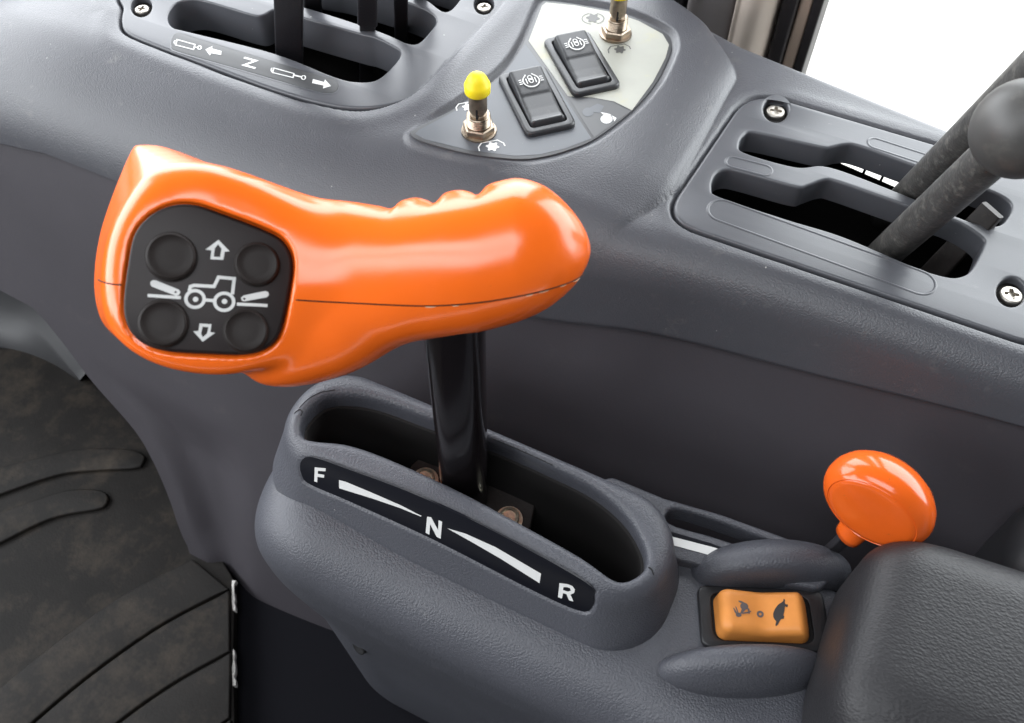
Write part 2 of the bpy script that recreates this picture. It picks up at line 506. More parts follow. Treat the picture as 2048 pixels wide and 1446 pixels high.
M = dict(
    console=material("charcoal_plastic", (0.058, 0.059, 0.068), 0.40, 0.5, grain=(0.0009, 0.0003), bump=0.42, vary=0.07, vscale=9, dust=((0.24, 0.23, 0.21), 60, 0.60, 0.80, 0.25), rvar=0.04, specks=((0.36, 0.35, 0.33), 420, 0.815)),
    side=material("dark_side_plastic", (0.050, 0.046, 0.053), 0.50, 0.45, grain=(0.0011, 0.0002), bump=0.35, vary=0.1, vscale=8, dust=(DUST, 40, 0.62, 0.85, 0.12)),
    pod=material("pod_plastic", (0.060, 0.062, 0.074), 0.46, 0.5, grain=(0.0010, 0.0003), bump=0.7, vary=0.05, vscale=20, dust=((0.25, 0.24, 0.22), 90, 0.62, 0.85, 0.2), specks=((0.36, 0.35, 0.33), 420, 0.815)),
    gate=material("smooth_grey_plastic", (0.070, 0.072, 0.081), 0.34, 0.5, grain=(0.0006, 0.00006), bump=0.3, vary=0.06, vscale=25, dust=((0.25, 0.24, 0.22), 80, 0.62, 0.85, 0.2), specks=((0.36, 0.35, 0.33), 420, 0.815)),
    strip=material("label_grey", (0.036, 0.037, 0.039), 0.5),
    black=material("black_plastic", (0.016, 0.016, 0.018), 0.42, 0.5, grain=(0.0007, 0.0001), bump=0.3),
    rocker=material("rocker_black", (0.028, 0.029, 0.032), 0.38, 0.5, grain=(0.0006, 0.00006), bump=0.3, dust=(DUST, 120, 0.6, 0.8, 0.15)),
    label_black=material("label_black", (0.005, 0.0055, 0.009), 0.30, 0.2),
    keypad=material("keypad_black", (0.013, 0.008, 0.008), 0.42, 0.25, vary=0.1, vscale=60),
    button=material("rubber_button", (0.014, 0.010, 0.009), 0.55, 0.25, grain=(0.0006, 0.00006), bump=0.3),
    orange=material("orange_plastic", (0.90, 0.146, 0.012), 0.21, 0.62, rvar=0.035, vscale=60, dust=((0.42, 0.10, 0.02), 420, 0.70, 0.76, 0.6)),
    orange_knob=material("orange_knob_plastic", (0.70, 0.108, 0.012), 0.16, 0.55, vary=0.04, vscale=60, dust=((0.30, 0.10, 0.03), 260, 0.66, 0.75, 0.7)),
    orange_rocker=material("faded_orange", (0.66, 0.25, 0.055), 0.48, 0.4, vary=0.06, vscale=90, grain=(0.0005, 0.00005), bump=0.3),
    white=material("white_print", (0.62, 0.62, 0.61), 0.5),
    dark_print=material("dark_print", (0.022, 0.018, 0.018), 0.6),
    grey_print=material("grey_print", (0.10, 0.085, 0.09), 0.6),
    green_grey=material("dark_grey_print", (0.085, 0.085, 0.082), 0.5),
    panel=material("blue_grey_panel", (0.075, 0.082, 0.094), 0.42, 0.5, dust=((0.4, 0.4, 0.38), 300, 0.70, 0.76, 0.5)),
    panel_dark=material("dark_grey_panel", (0.055, 0.056, 0.060), 0.42),
    panel_light=material("cream_panel", (0.34, 0.34, 0.30), 0.45, 0.4, vary=0.05, vscale=40, dust=((0.42, 0.39, 0.22), 45, 0.56, 0.78, 0.55)),
    yellow=material("yellow_cap", (0.86, 0.72, 0.02), 0.45, 0.4, dust=((0.25, 0.18, 0.02), 350, 0.66, 0.74, 0.7)),
    brass=material("tarnished_nickel", (0.33, 0.27, 0.21), 0.38, metal=1.0, vary=0.25, vscale=250, rvar=0.1),
    zinc=material("yellow_zinc", (0.66, 0.64, 0.52), 0.30, metal=1.0, vary=0.25, vscale=400),
    steel=material("screw_steel", (0.46, 0.43, 0.39), 0.42, metal=1.0, vary=0.2, vscale=300),
    shaft=material("black_gloss_paint", (0.010, 0.008, 0.009), 0.16, 0.5, dust=(DUST, 500, 0.72, 0.78, 0.4)),
    lever=material("worn_black_lever", (0.052, 0.050, 0.048), 0.40, 0.5, vary=0.2, vscale=160, grain=(0.0016, 0.0003), bump=0.35, dust=((0.28, 0.27, 0.24), 220, 0.52, 0.75, 0.45)),
    lever_knob=material("black_knob", (0.052, 0.050, 0.048), 0.46, 0.5, vary=0.1, vscale=60, dust=(DUST, 90, 0.55, 0.8, 0.2)),
    bar=material("black_lever_bar", (0.018, 0.017, 0.020), 0.40, 0.5, grain=(0.0012, 0.0002), bump=0.3, dust=((0.4, 0.36, 0.32), 300, 0.70, 0.76, 0.8)),
    link=material("dark_linkage", (0.022, 0.018, 0.017), 0.55, 0.35, vary=0.3, vscale=200, dust=((0.2, 0.15, 0.1), 300, 0.6, 0.8, 0.4)),
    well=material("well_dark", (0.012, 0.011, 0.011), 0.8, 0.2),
    armrest=material("armrest_vinyl", (0.014, 0.0135, 0.0155), 0.50, 0.42, grain=(0.0012, 0.0003), bump=0.6, vary=0.06, vscale=15, stretch=(0.75, 1.25, 1), dust=((0.5, 0.5, 0.5), 700, 0.80, 0.83, 0.6)),
    mat=material("rubber_mat", (0.012, 0.0105, 0.0095), 0.62, 0.22, vary=0.3, vscale=22, dust=((0.075, 0.058, 0.042), 26, 0.50, 0.78, 0.5), grain=(0.002, 0.0003), bump=0.3),
    floor=material("black_floor", (0.003, 0.003, 0.005), 0.8, 0.12),
    foam=material("torn_foam", (0.62, 0.60, 0.57), 0.9, 0.2, vary=0.2, vscale=300),
    pillar=material("pillar_trim", (0.24, 0.22, 0.225), 0.55, 0.4, grain=(0.001, 0.0001), bump=0.3),
    lit_flank=material("pillar_lit_flank", (0.66, 0.57, 0.50), 0.5, 0.4),  # paler colour stands for the window-lit flank of the pillar
    seal=material("black_rubber_seal", (0.018, 0.016, 0.018), 0.5, 0.4),
    beige=material("beige_seal", (0.40, 0.31, 0.25), 0.6, 0.3),
    scuff=material("rubbed_orange", (0.86, 0.52, 0.34), 0.7, 0.3),
    seam=material("seam_dark_brown", (0.06, 0.020, 0.008), 0.7, 0.2),  # dark brown of the mould parting line
    crack=material("joint_dark", (0.012, 0.012, 0.013), 0.7, 0.2),
    ground=material("pale_ground", (0.30, 0.29, 0.27), 0.9, 0.2),
    dash=material("footwell_grey", (0.034, 0.034, 0.036), 0.5, 0.4, vary=0.08, vscale=12),
    glass=None,
)
g = bpy.data.materials.new("window_glass"); g.use_nodes = True
gn = g.node_tree; gn.nodes.clear()
go = gn.nodes.new("ShaderNodeOutputMaterial"); gt = gn.nodes.new("ShaderNodeBsdfTransparent"); gg = gn.nodes.new("ShaderNodeBsdfGlossy")
gg.inputs["Roughness"].default_value = 0.02; gm = gn.nodes.new("ShaderNodeMixShader"); gm.inputs[0].default_value = 0.05
gt.inputs[0].default_value = (0.97, 0.98, 0.97, 1)
gn.links.new(gt.outputs[0], gm.inputs[1]); gn.links.new(gg.outputs[0], gm.inputs[2]); gn.links.new(gm.outputs[0], go.inputs[0])
M['glass'] = g

# ================================================================== the setting
o = add("ground", A3(*[0] * 3) + np.array([(-30000, -30000, -1900), (30000, -30000, -1900), (30000, 30000, -1900), (-30000, 30000, -1900)]), [[0, 1, 2, 3]], M['ground'], smooth=False)
props(o, "pale sunlit ground outside the cab window", kind="structure")
o = add("cab_floor", np.array([(-1500, -700, -716), (700, -700, -716), (700, 480, -716), (-1500, 480, -716)]), [[0, 1, 2, 3]], M['floor'], smooth=False)
props(o, "black cab floor under the ribbed mat", kind="structure")

# ------------------------------------------------------------------ fender console
ZT = -335.0
WS = 0.345                                   # the side wall leans: y falls 0.345 mm per mm of drop
console = thing("fender_console", "large charcoal plastic side console with lever gates and switch panel", "console", A3(-150, 380, -700))

l_gate_px = [(262, -40), (243, 20), (240, 48), (252, 68), (300, 90), (400, 128), (540, 180), (650, 211), (725, 220), (800, 209), (850, 184), (925, 112), (1003, 30), (1022, -10), (1025, -40)]
LG = resample(smooth_loop(np.vstack([zpoly(l_gate_px, ZT), [(-235, 490), (-260, 505), (-400, 505), (-425, 480)]]), 8), 2.5)
RG = resample(round_poly([(-74, 323), (118, 323), (118, 443), (-64, 443)], [20, 18, 18, 26], 8), 2.5)
sw_px = [(820, 268), (830, 256), (915, 212), (1004, 145), (1045, 86), (1080, 8), (1098, 1), (1150, 7), (1228, 21), (1280, 38), (1333, 65), (1345, 90), (1338, 118), (1312, 168), (1265, 222), (1193, 277), (1140, 300), (1085, 315), (1030, 319), (937, 308), (846, 284)]
ZSW = ZT + 6.0
SW = resample(smooth_loop(zpoly(sw_px, ZSW), 6), 2.0)

def boss(x, y):
    edge = -74 - 22 * sstep(350, 290, y) - 34 * sstep(445, 500, y)
    b = sstep(0, 1, (edge + 2 - x) / 36.0)
    b = np.where(x < edge, np.sqrt(np.clip(1 - np.clip(1 + (x - edge) / 40.0, 0, 1) ** 2, 0, 1)), 0)
    left = sstep(-262, -205, x + 0.25 * (y - 340))
    return 8.0 * b * left * sstep(286, 352, y)
def top_height(x, y):
    z = ZT - 28 * np.clip((-430 - x) / 170.0, 0, 1.3) ** 2 + boss(x, y)
    dl = Field(LG, 25, 0.8)(x, y); z = z - 4.0 * sstep(1.6, -1.2, dl) + 1.2 * np.exp(-((dl - 9) / 7.0) ** 2)
    dr = Field(RG, 25, 0.8)(x, y); z = z - 4.0 * sstep(1.6, -1.2, dr) + 0.7 * np.exp(-((dr - 6) / 5.0) ** 2)
    ds = Field(SW, 15, 0.6)(x, y)
    flat = ZSW - 0.9
    t = sstep(4.0, 0.5, ds)
    z = z * (1 - t) + flat * t
    return z, dl, dr
xs = np.concatenate([np.arange(-1100, -620, 6.0), np.arange(-620, 200, 1.25), np.arange(200, 460, 5.0)])
yc = 305 - 33 * sstep(20, -330, xs)                     # the corner line of top and wall
Rr = 24 + 46 * sstep(0, -330, xs)
half = math.atan2(1, WS)                                 # wall slope from the horizontal
TL = Rr * np.tan(half / 2)
y_far = np.interp(xs, [-1100, -600, -505, -470, -430, -300, -150, -80, 75, 240, 460], [306, 318, 352, 395, 470, 500, 500, 476, 449, 424, 396])
seam_x = [-760, -484, -433, -382, -260, -160, -118, -59, 8, 76, 119, 240]
seam_z = [-396, -386, -377, -371, -374, -386, -387, -378, -373, -364, -359, -348]
sx_ = smooth_line(np.stack([seam_x, seam_z], 1), 12)
seam = np.interp(xs, sx_[:, 0], sx_[:, 1])
nT, nA, nW = 150, 46, 14
rows = []
for k in range(7):                                       # rounded far edge
    a = math.pi / 2 * (1 - k / 6)
    rows.append((y_far + 6 * math.sin(a), np.full_like(xs, ZT - 6 + 6 * math.cos(a)) - 0.0))
for k in range(1, nT + 1):
    t = k / nT
    rows.append((y_far + (yc + TL - y_far) * t, np.full_like(xs, ZT)))
for k in range(1, nA + 1):
    a = half * k / nA
    rows.append((yc + TL - Rr * np.sin(a), ZT - Rr + Rr * np.cos(a)))
ye, ze = rows[-1]
for k in range(1, nW + 1):
    t = k / nW
    zz = ze + (np.minimum(seam, ze - 0.5) - ze) * t
    rows.append((ye - (ze - zz) * WS, zz))
Y = np.array([r_[0] for r_ in rows]); Zb = np.array([r_[1] for r_ in rows]); X = np.broadcast_to(xs, Y.shape).copy()
th, DL, DR = top_height(X.ravel(), Y.ravel())
th = th.reshape(X.shape); DL = DL.reshape(X.shape); DR = DR.reshape(X.shape)
Zf = Zb + (th - ZT)
# the lower lip turns in behind the seam
yl, zl = Y[-1], Zf[-1]
lip = [(1.0, -1.4), (2.6, -2.2), (9.0, -1.8)]
Y = np.vstack([Y] + [(yl + a)[None] for a, b in lip]); Zf = np.vstack([Zf] + [(zl + b)[None] for a, b in lip])
X = np.vstack([X] + [xs[None]] * 3)
nr, nc = X.shape
V = np.stack([X, Y, Zf], -1).reshape(-1, 3)
idx = np.arange(nr * nc).reshape(nr, nc)
Fq = np.stack([idx[:-1, :-1], idx[1:, :-1], idx[1:, 1:], idx[:-1, 1:]], -1)
cd = np.full((nr - 1, nc - 1), 99.0)
cd[:DL.shape[0] - 1] = np.minimum(DL, DR)[:-1, :-1]
Fq = Fq[cd > -5.0]
add("body", V, Fq.reshape(-1, 4), M['console'], console)

# side panel under the seam, with the front edge that sweeps down to the floor
edge_pts = smooth_line([(-780, -500), (-521, -516), (-494, -520), (-473, -537), (-448, -563), (-414, -590), (-399, -612), (-386, -646), (-378, -680), (-368, -702)], 10)[:, :]
def wall_y(x, z):
    c = 305 - 33 * sstep(20, -330, x)
    return c + 5.0 - WS * (ZT - z)
xw = np.arange(-1100, 456, 4.0)
zs0 = np.interp(xw, sx_[:, 0], sx_[:, 1]) + 3.0
zbot = np.where(xw < -368, np.interp(xw, edge_pts[:, 0], edge_pts[:, 1]), -716.0)
nv = 70
tt = np.linspace(0, 1, nv)[:, None]
Zw = zs0 + (zbot - zs0) * tt
Xw = np.broadcast_to(xw, Zw.shape).copy()
# the flange along the front edge is stepped towards the cab
de = np.full(Zw.shape, 1e9)
for i in range(0, len(edge_pts) - 1):
    a, b = edge_pts[i], edge_pts[i + 1]; e = b - a
    t = np.clip(((Xw - a[0]) * e[0] + (Zw - a[1]) * e[1]) / (e @ e), 0, 1)
    de = np.minimum(de, np.hypot(Xw - a[0] - e[0] * t, Zw - a[1] - e[1] * t))
Yw = wall_y(Xw, Zw) + 10 * sstep(14, 34, de) * sstep(-540, -600, Zw) * sstep(-300, -345, Xw)
Yw = Yw + 1.5 * np.sin(Xw / 120) * sstep(-400, -470, Zw)
Vw = np.stack([Xw, Yw, Zw], -1)
ret = Vw[-1].copy(); ret[:, 1] += 40; ret2 = ret.copy()
Vw = np.concatenate([Vw, ret[None]], 0)
nr, nc = Vw.shape[:2]; idx = np.arange(nr * nc).reshape(nr, nc)
Fw = np.stack([idx[:-1, :-1], idx[1:, :-1], idx[1:, 1:], idx[:-1, 1:]], -1).reshape(-1, 4)
add("side_panel", Vw.reshape(-1, 3), Fw, M['side'], console, sharp=50)

# rear closing panel with three slits that let daylight in, and the dark well under the gates
def quad_strip(pts_top, z0, z1):
    return [list(map(float, (p[0], p[1], z))) for p in pts_top for z in (z0, z1)]
bx = np.arange(-1100, 456, 12.0); by = np.interp(bx, xs, y_far) + 6
parts = []
def back_piece(x0, x1, z0, z1):
    q = np.array([x for x in bx if x0 < x < x1]); q = np.concatenate([[x0], q, [x1]]); yy = np.interp(q, xs, y_far) + 6.0
    Vb = np.concatenate([np.stack([q, yy, np.full_like(q, z0)], 1), np.stack([q, yy, np.full_like(q, z1)], 1)])
    n = len(q)
    parts.append((Vb, [[i, i + 1, i + 1 + n, i + n] for i in range(n - 1)]))
S0 = [ony(1658, 335, 462), ony(1722, 352, 460), ony(1727, 355, 460), ony(1757, 368, 457), ony(1762, 370, 457), ony(1800, 386, 453)]
slit_x = [p[0] for p in S0]; zt_ = float(np.mean([p[2] for p in S0]))
back_piece(-1100, 455, ZT - 6, zt_ + 2.2)
back_piece(-1100, 455, zt_ - 2.2, -716)
ed = [-1100, slit_x[0], slit_x[1], slit_x[2], slit_x[3], slit_x[4], slit_x[5], 455]
for i in range(0, 8, 2): back_piece(ed[i], ed[i + 1], zt_ + 2.2, zt_ - 2.2)
Vb, Fb = merge(parts)
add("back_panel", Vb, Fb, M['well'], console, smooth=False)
ends = []
for ex, sgn in ((455.0, 1), (-1100.0, -1)):
    k_ = -1 if sgn > 0 else 0
    pts = [(y_far[k_] + 6, -716.0)] + [(Y[i, k_], Zf[i, k_]) for i in range(0, Y.shape[0] - 3, 6)] + [(wall_y(ex, z), z) for z in np.linspace(seam[k_], zbot[k_], 12)]
    P_ = np.array([(ex - sgn * 1.5, a, b) for a, b in pts]); ends.append((P_, [list(range(len(P_)))]))
for e_ in ends: add("end_cap", *e_, M['side'], console, smooth=False)
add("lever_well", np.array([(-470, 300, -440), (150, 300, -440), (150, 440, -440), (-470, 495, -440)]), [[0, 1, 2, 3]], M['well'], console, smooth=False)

# ---- gate plates
FT = Frame(A3(0, 0, ZT), EX, EY)                         # the console's top plane
def plate_crown(Q): return -0.0 * Q[:, 0]
def inset(L, d):
    L = ccw(L); return L - loop_normals(L) * d
lslot1 = FT.px(smooth_loop([(336, 34), (350, 10), (380, 1), (415, 5), (500, 30), (524, 32), (547, 21), (570, 25), (606, 37), (719, 69), (751, 77), (788, 95), (801, 106), (793, 125), (757, 159), (720, 165), (670, 155), (550, 108), (380, 65), (345, 55)], 6))
lslot2 = FT.px(smooth_loop([(440, -58), (465, -75), (520, -66), (600, -45), (660, -36), (700, -28), (819, 8), (862, 28), (872, 44), (862, 62), (838, 87), (816, 88), (787, 75), (751, 61), (719, 50), (638, 24), (570, 4), (450, -30)], 6))
lslot3 = FT.px(smooth_loop([(690, -70), (720, -78), (800, -64), (890, -42), (928, -18), (917, 4), (903, 20), (890, 25), (876, 18), (851, 0), (800, -20), (740, -44)], 6))
rslot1 = FT.px(smooth_loop([(1424, 378), (1430, 352), (1450, 341), (1484, 346), (1590, 375), (1615, 372), (1648, 361), (1678, 366), (1808, 411), (1905, 441), (1962, 475), (1965, 495), (1944, 537), (1925, 552), (1895, 554), (1832, 535), (1687, 474), (1571, 438), (1440, 394)], 6))
rslot2 = FT.px(smooth_loop([(1479, 290), (1489, 271), (1513, 267), (1639, 295), (1663, 295), (1688, 290), (1720, 294), (1832, 334), (1950, 372), (2010, 398), (2022, 420), (2005, 447), (1980, 452), (1930, 440), (1789, 382), (1658, 334), (1590, 334), (1490, 306)], 6))
def screw(parent, P, r, name="screw"):
    f = Frame(P, nrm(A3(1, 0.25, 0)), EY)
    cross = [(-.16, .62), (.16, .62), (.2, .2), (.62, .16), (.62, -.16), (.2, -.2), (.16, -.62), (-.16, -.62), (-.2, -.2), (-.62, -.16), (-.62, .16), (-.2, .2)]
    Vv, Ff = slab(f, circle2((0, 0), r, 32), [np.array(cross) * r], top=0.0, bevel=r * 0.22, depth=r * 0.5, hole_depth=r * 0.35, hole_bevel=0.12)
    floor = flat_poly(f, [circle2((0, 0), r * 0.75, 16)], -r * 0.32)
    return add(name, *merge([(Vv, Ff), floor]), M['steel'], parent, sharp=40)

gl = add("gate_plate", *slab(FT, resample(inset(LG, 1.0), 2.5), [resample(lslot1, 1.6), resample(lslot2, 1.8), resample(lslot3, 2.0),
         FT.px(circle2((283, 14), 21, 24)), FT.px(circle2((968, 10), 20, 24))], top=0.6, bevel=1.8, depth=3.6, hole_depth=22, hole_bevel=1.2, nb=5), M['gate'], console, sharp=45, label="front lever gate plate with three slots")
gr = add("gate_plate", *slab(FT, resample(inset(RG, 1.0), 2.5), [resample(rslot1, 1.6), resample(rslot2, 1.8),
         FT.px(circle2((1552, 220), 25, 24)), FT.px(circle2((2022, 585), 29, 24))], top=0.6, bevel=1.8, depth=3.6, hole_depth=14, hole_bevel=1.6, nb=5), M['gate'], console, sharp=45, label="rear lever gate plate with two zigzag slots")
for c_, gp, r_ in (((283, 17), gl, 4.6), ((968, 13), gl, 4.6), ((1552, 221), gr, 5.4), ((2024, 588), gr, 5.6)):
    P = onz(c_[0], c_[1], ZT - 1.6)
    screw(gp, P, r_)
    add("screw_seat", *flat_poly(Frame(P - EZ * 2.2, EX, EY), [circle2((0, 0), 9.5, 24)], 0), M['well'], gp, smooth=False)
# label recess of the front gate: a strip let into the plate
strip_px = [(345, 95), (346, 78), (358, 68), (400, 80), (520, 117), (640, 153), (668, 160), (677, 172), (672, 185), (655, 188), (620, 181), (500, 146), (360, 106)]
strip = resample(FT.px(smooth_loop(strip_px, 6)), 1.5)
add("label_strip", *slab(FT, strip, top=0.85, bevel=0.25, depth=0.8), M['strip'], gl, sharp=40)
add("strip_rim", *ribbon(FT, resample(inset(strip, -0.6), 2), 0.9, 0.75, True), M['gate'], gl)
def on_top(strokes, fills, h, name, mat, parent, fr=FT, step=0.012):
    parts = []; k = 0
    for pts, w, closed in strokes:
        parts.append(ribbon(fr, fr.px(pts, h), w, h + k * step, closed)); k += 1
    for loops in fills:
        parts.append(flat_poly(fr, [fr.px(l, h) for l in loops], h + k * step)); k += 1
    return add(name, *merge(parts), mat, parent, smooth=False)
def arc_px(c, rx, ry, a0, a1, n=14):
    t = np.radians(np.linspace(a0, a1, n)); return [(c[0] + rx * math.cos(q), c[1] + ry * math.sin(q)) for q in t]
HL = 1.0
on_top([([(354, 79), (390, 89), (387, 99), (352, 90)], 0.75, True), (arc_px((399, 95), 3.5, 3.5, 0, 340, 12), 0.7, True), ([(388, 94), (395, 95)], 0.7, False), (arc_px((351, 84.5), 2.5, 3.5, 90, 270, 8), 0.7, False)], [], HL, "cylinder_symbol", M['white'], gl)
on_top([], [[[(411, 99), (425, 92), (424, 97), (443, 102), (442, 110), (422, 106), (420, 111)]]], HL, "arrow_symbol", M['white'], gl)
on_top([([(488, 115), (512, 121.5), (488, 130), (511, 136.5)], 1.5, False)], [], HL, "letter_symbol", M['white'], gl)
on_top([([(548, 136), (588, 147), (586, 155), (545, 145)], 0.75, True), (arc_px((607, 155), 4, 4, 0, 340, 12), 0.7, True), ([(587, 150), (603, 154)], 1.2, False), (arc_px((545, 140), 2.5, 4, 90, 270, 8), 0.7, False)], [], HL, "cylinder_symbol", M['white'], gl)
on_top([], [[[(626, 158), (648, 164), (650, 159), (662, 172), (646, 177), (647, 171), (624, 166)]]], HL, "arrow_symbol", M['white'], gl)
# pressed ovals on the rear gate
for pa, pb, wd in (((1445, 423), (1838, 566), 7.6), ((1466, 326), (1528, 342), 4.0), ((1750, 288), (1960, 356), 4.0)):
    nm = "pressed_label_field"
    a_, b_ = FT.px([pa, pb])
    L = resample(obround(a_[0], a_[1], b_[0], b_[1], wd, 14), 1.2)
    if True:
        Lr = L
        parts = [ribbon(FT, Lr, 1.0, 0.72, True)]
        m_ = len(Lr)
        N_ = loop_normals(ccw(Lr)); Lc = ccw(Lr)
        rings = [FT.P(Lc + N_ * a, b) for a, b in ((0.9, 0.55), (0.45, 0.85), (0.0, 0.95), (-0.5, 0.8), (-0.9, 0.55))]
        add(nm, *loft(rings, False, False), M['gate'], gr)

# ---- switch panel decal
FS = Frame(A3(0, 0, ZSW), EX, EY)
sp = add("switch_panel", *slab(FS, inset(SW, 0.4), top=0.0, bevel=0.3, depth=1.2), M['panel_dark'], console, sharp=40, label="curved switch panel in cream and blue grey fields")
light_px = [(1084, 12), (1092, 5), (1150, 11), (1226, 25), (1277, 42), (1325, 68), (1338, 90), (1331, 116), (1306, 164), (1264, 221), (1228, 203), (1183, 195), (1136, 193), (1057, 82)]
add("light_field", *flat_poly(FS, [FS.px(light_px)], 0.12), M['panel_light'], sp, smooth=False)
grey_px = [(1051, 88), (1131, 198), (1183, 277), (1130, 297), (1080, 309), (1030, 312), (940, 301), (850, 279), (830, 268), (838, 260), (920, 217), (1008, 150)]
add("grey_field", *flat_poly(FS, [FS.px(grey_px)], 0.12), M['panel'], sp, smooth=False)
add("grey_dividing_field", *flat_poly(FS, [FS.px([(1137, 196), (1183, 197), (1226, 206), (1261, 223), (1188, 275)])], 0.12), M['panel_dark'], sp, smooth=False)
def gear(c, r, n=6):
    out = []
    for k in range(n * 4):
        a = 2 * math.pi * k / (n * 4); rr = r * (1.0 if (k % 4) in (0, 1) else 0.72)
        out.append((c[0] + rr * 1.15 * math.cos(a), c[1] + rr * 0.8 * math.sin(a)))
    return out
def pto(cx, cy, s, mat, nm="shaft_turn_symbol"):
    on_top([([(cx - 26 * s, cy + 10 * s), (cx - 28 * s, cy + 2 * s), (cx - 22 * s, cy - 6 * s), (cx + 10 * s, cy - 12 * s), (cx + 22 * s, cy - 6 * s), (cx + 25 * s, cy)], 0.7, False)], [[gear((cx, cy + 1), 12 * s)]], 0.25, nm, mat, sp, FS)
pto(985, 292, 1.0, M['white']); pto(936, 213, 0.85, M['white'])
pto(1240, 98, 0.85, M['green_grey'])
on_top([(arc_px((1186, 37), 22, 11, 100, 250, 12), 0.6, False), (arc_px((1186, 37), 22, 11, -70, 70, 12), 0.6, False)], [[gear((1186, 36), 12)]], 0.25, "shaft_turn_symbol", M['green_grey'], sp, FS)
on_top([], [[arc_px((1176, 224), 11, 9, 0, 345, 16)], [[(1180, 215), (1195, 207), (1208, 212), (1200, 226), (1188, 224)]]], 0.25, "tractor_blob_symbol", M['panel'], sp, FS)
on_top([], [[arc_px((1213, 238), 12, 9, 0, 345, 16)], [[(1201, 224), (1219, 228), (1233, 236), (1229, 243), (1224, 231), (1206, 229)]]], 0.25, "tractor_blob_symbol", M['white'], sp, FS)

# ------------------------------------------------------------------ rocker switches on the panel
def rocker_grid(L, W, prof, ns=44, nw=22, edge=2.6, skirt=-1.0, taper=0.0):
    """pillow-topped rocker; returns local coordinates (s, w, h)"""
    s = np.linspace(-1, 1, ns); w = np.linspace(-1, 1, nw)
    s = np.sign(s) * (1 - (1 - np.abs(s)) ** 1.35); w = np.sign(w) * (1 - (1 - np.abs(w)) ** 1.6)
    S, Wd = np.meshgrid(s * L / 2, w * W / 2, indexing='ij')
    H = np.interp(S, prof[0], prof[1])
    ds = L / 2 - np.abs(S); dw = W / 2 - np.abs(Wd)
    q = np.hypot(np.maximum(edge - ds, 0), np.maximum(edge - dw, 0))
    drop = edge - np.sqrt(np.maximum(edge * edge - np.minimum(q, edge) ** 2, 0))
    H = H - drop
    # rounded corners
    k = np.maximum(np.maximum(edge - ds, 0) * np.maximum(edge - dw, 0), 0) / edge ** 2
    S = S - np.sign(S) * k * edge * 0.3; Wd = Wd - np.sign(Wd) * k * edge * 0.3
    P = np.stack([S, Wd, H], -1)
    ii = np.arange(ns * nw).reshape(ns, nw)
    F = np.stack([ii[:-1, :-1], ii[1:, :-1], ii[1:, 1:], ii[:-1, 1:]], -1).reshape(-1, 4).tolist()
    ring = list(ii[:, 0]) + list(ii[-1, 1:]) + list(ii[-2::-1, -1]) + list(ii[0, -2:0:-1])
    V = P.reshape(-1, 3); base = len(V)
    Vs = V[ring].copy(); Vs[:, :2] *= 1 + taper; Vs[:, 2] = skirt
    m = len(ring)
    F += [[ring[i], base + i, base + (i + 1) % m, ring[(i + 1) % m]] for i in range(m)]
    return np.vstack([V, Vs]), F
def to_world(fr, L3): return fr.O + L3[:, :1] * fr.e1 + L3[:, 1:2] * fr.e2 + L3[:, 2:3] * fr.e3
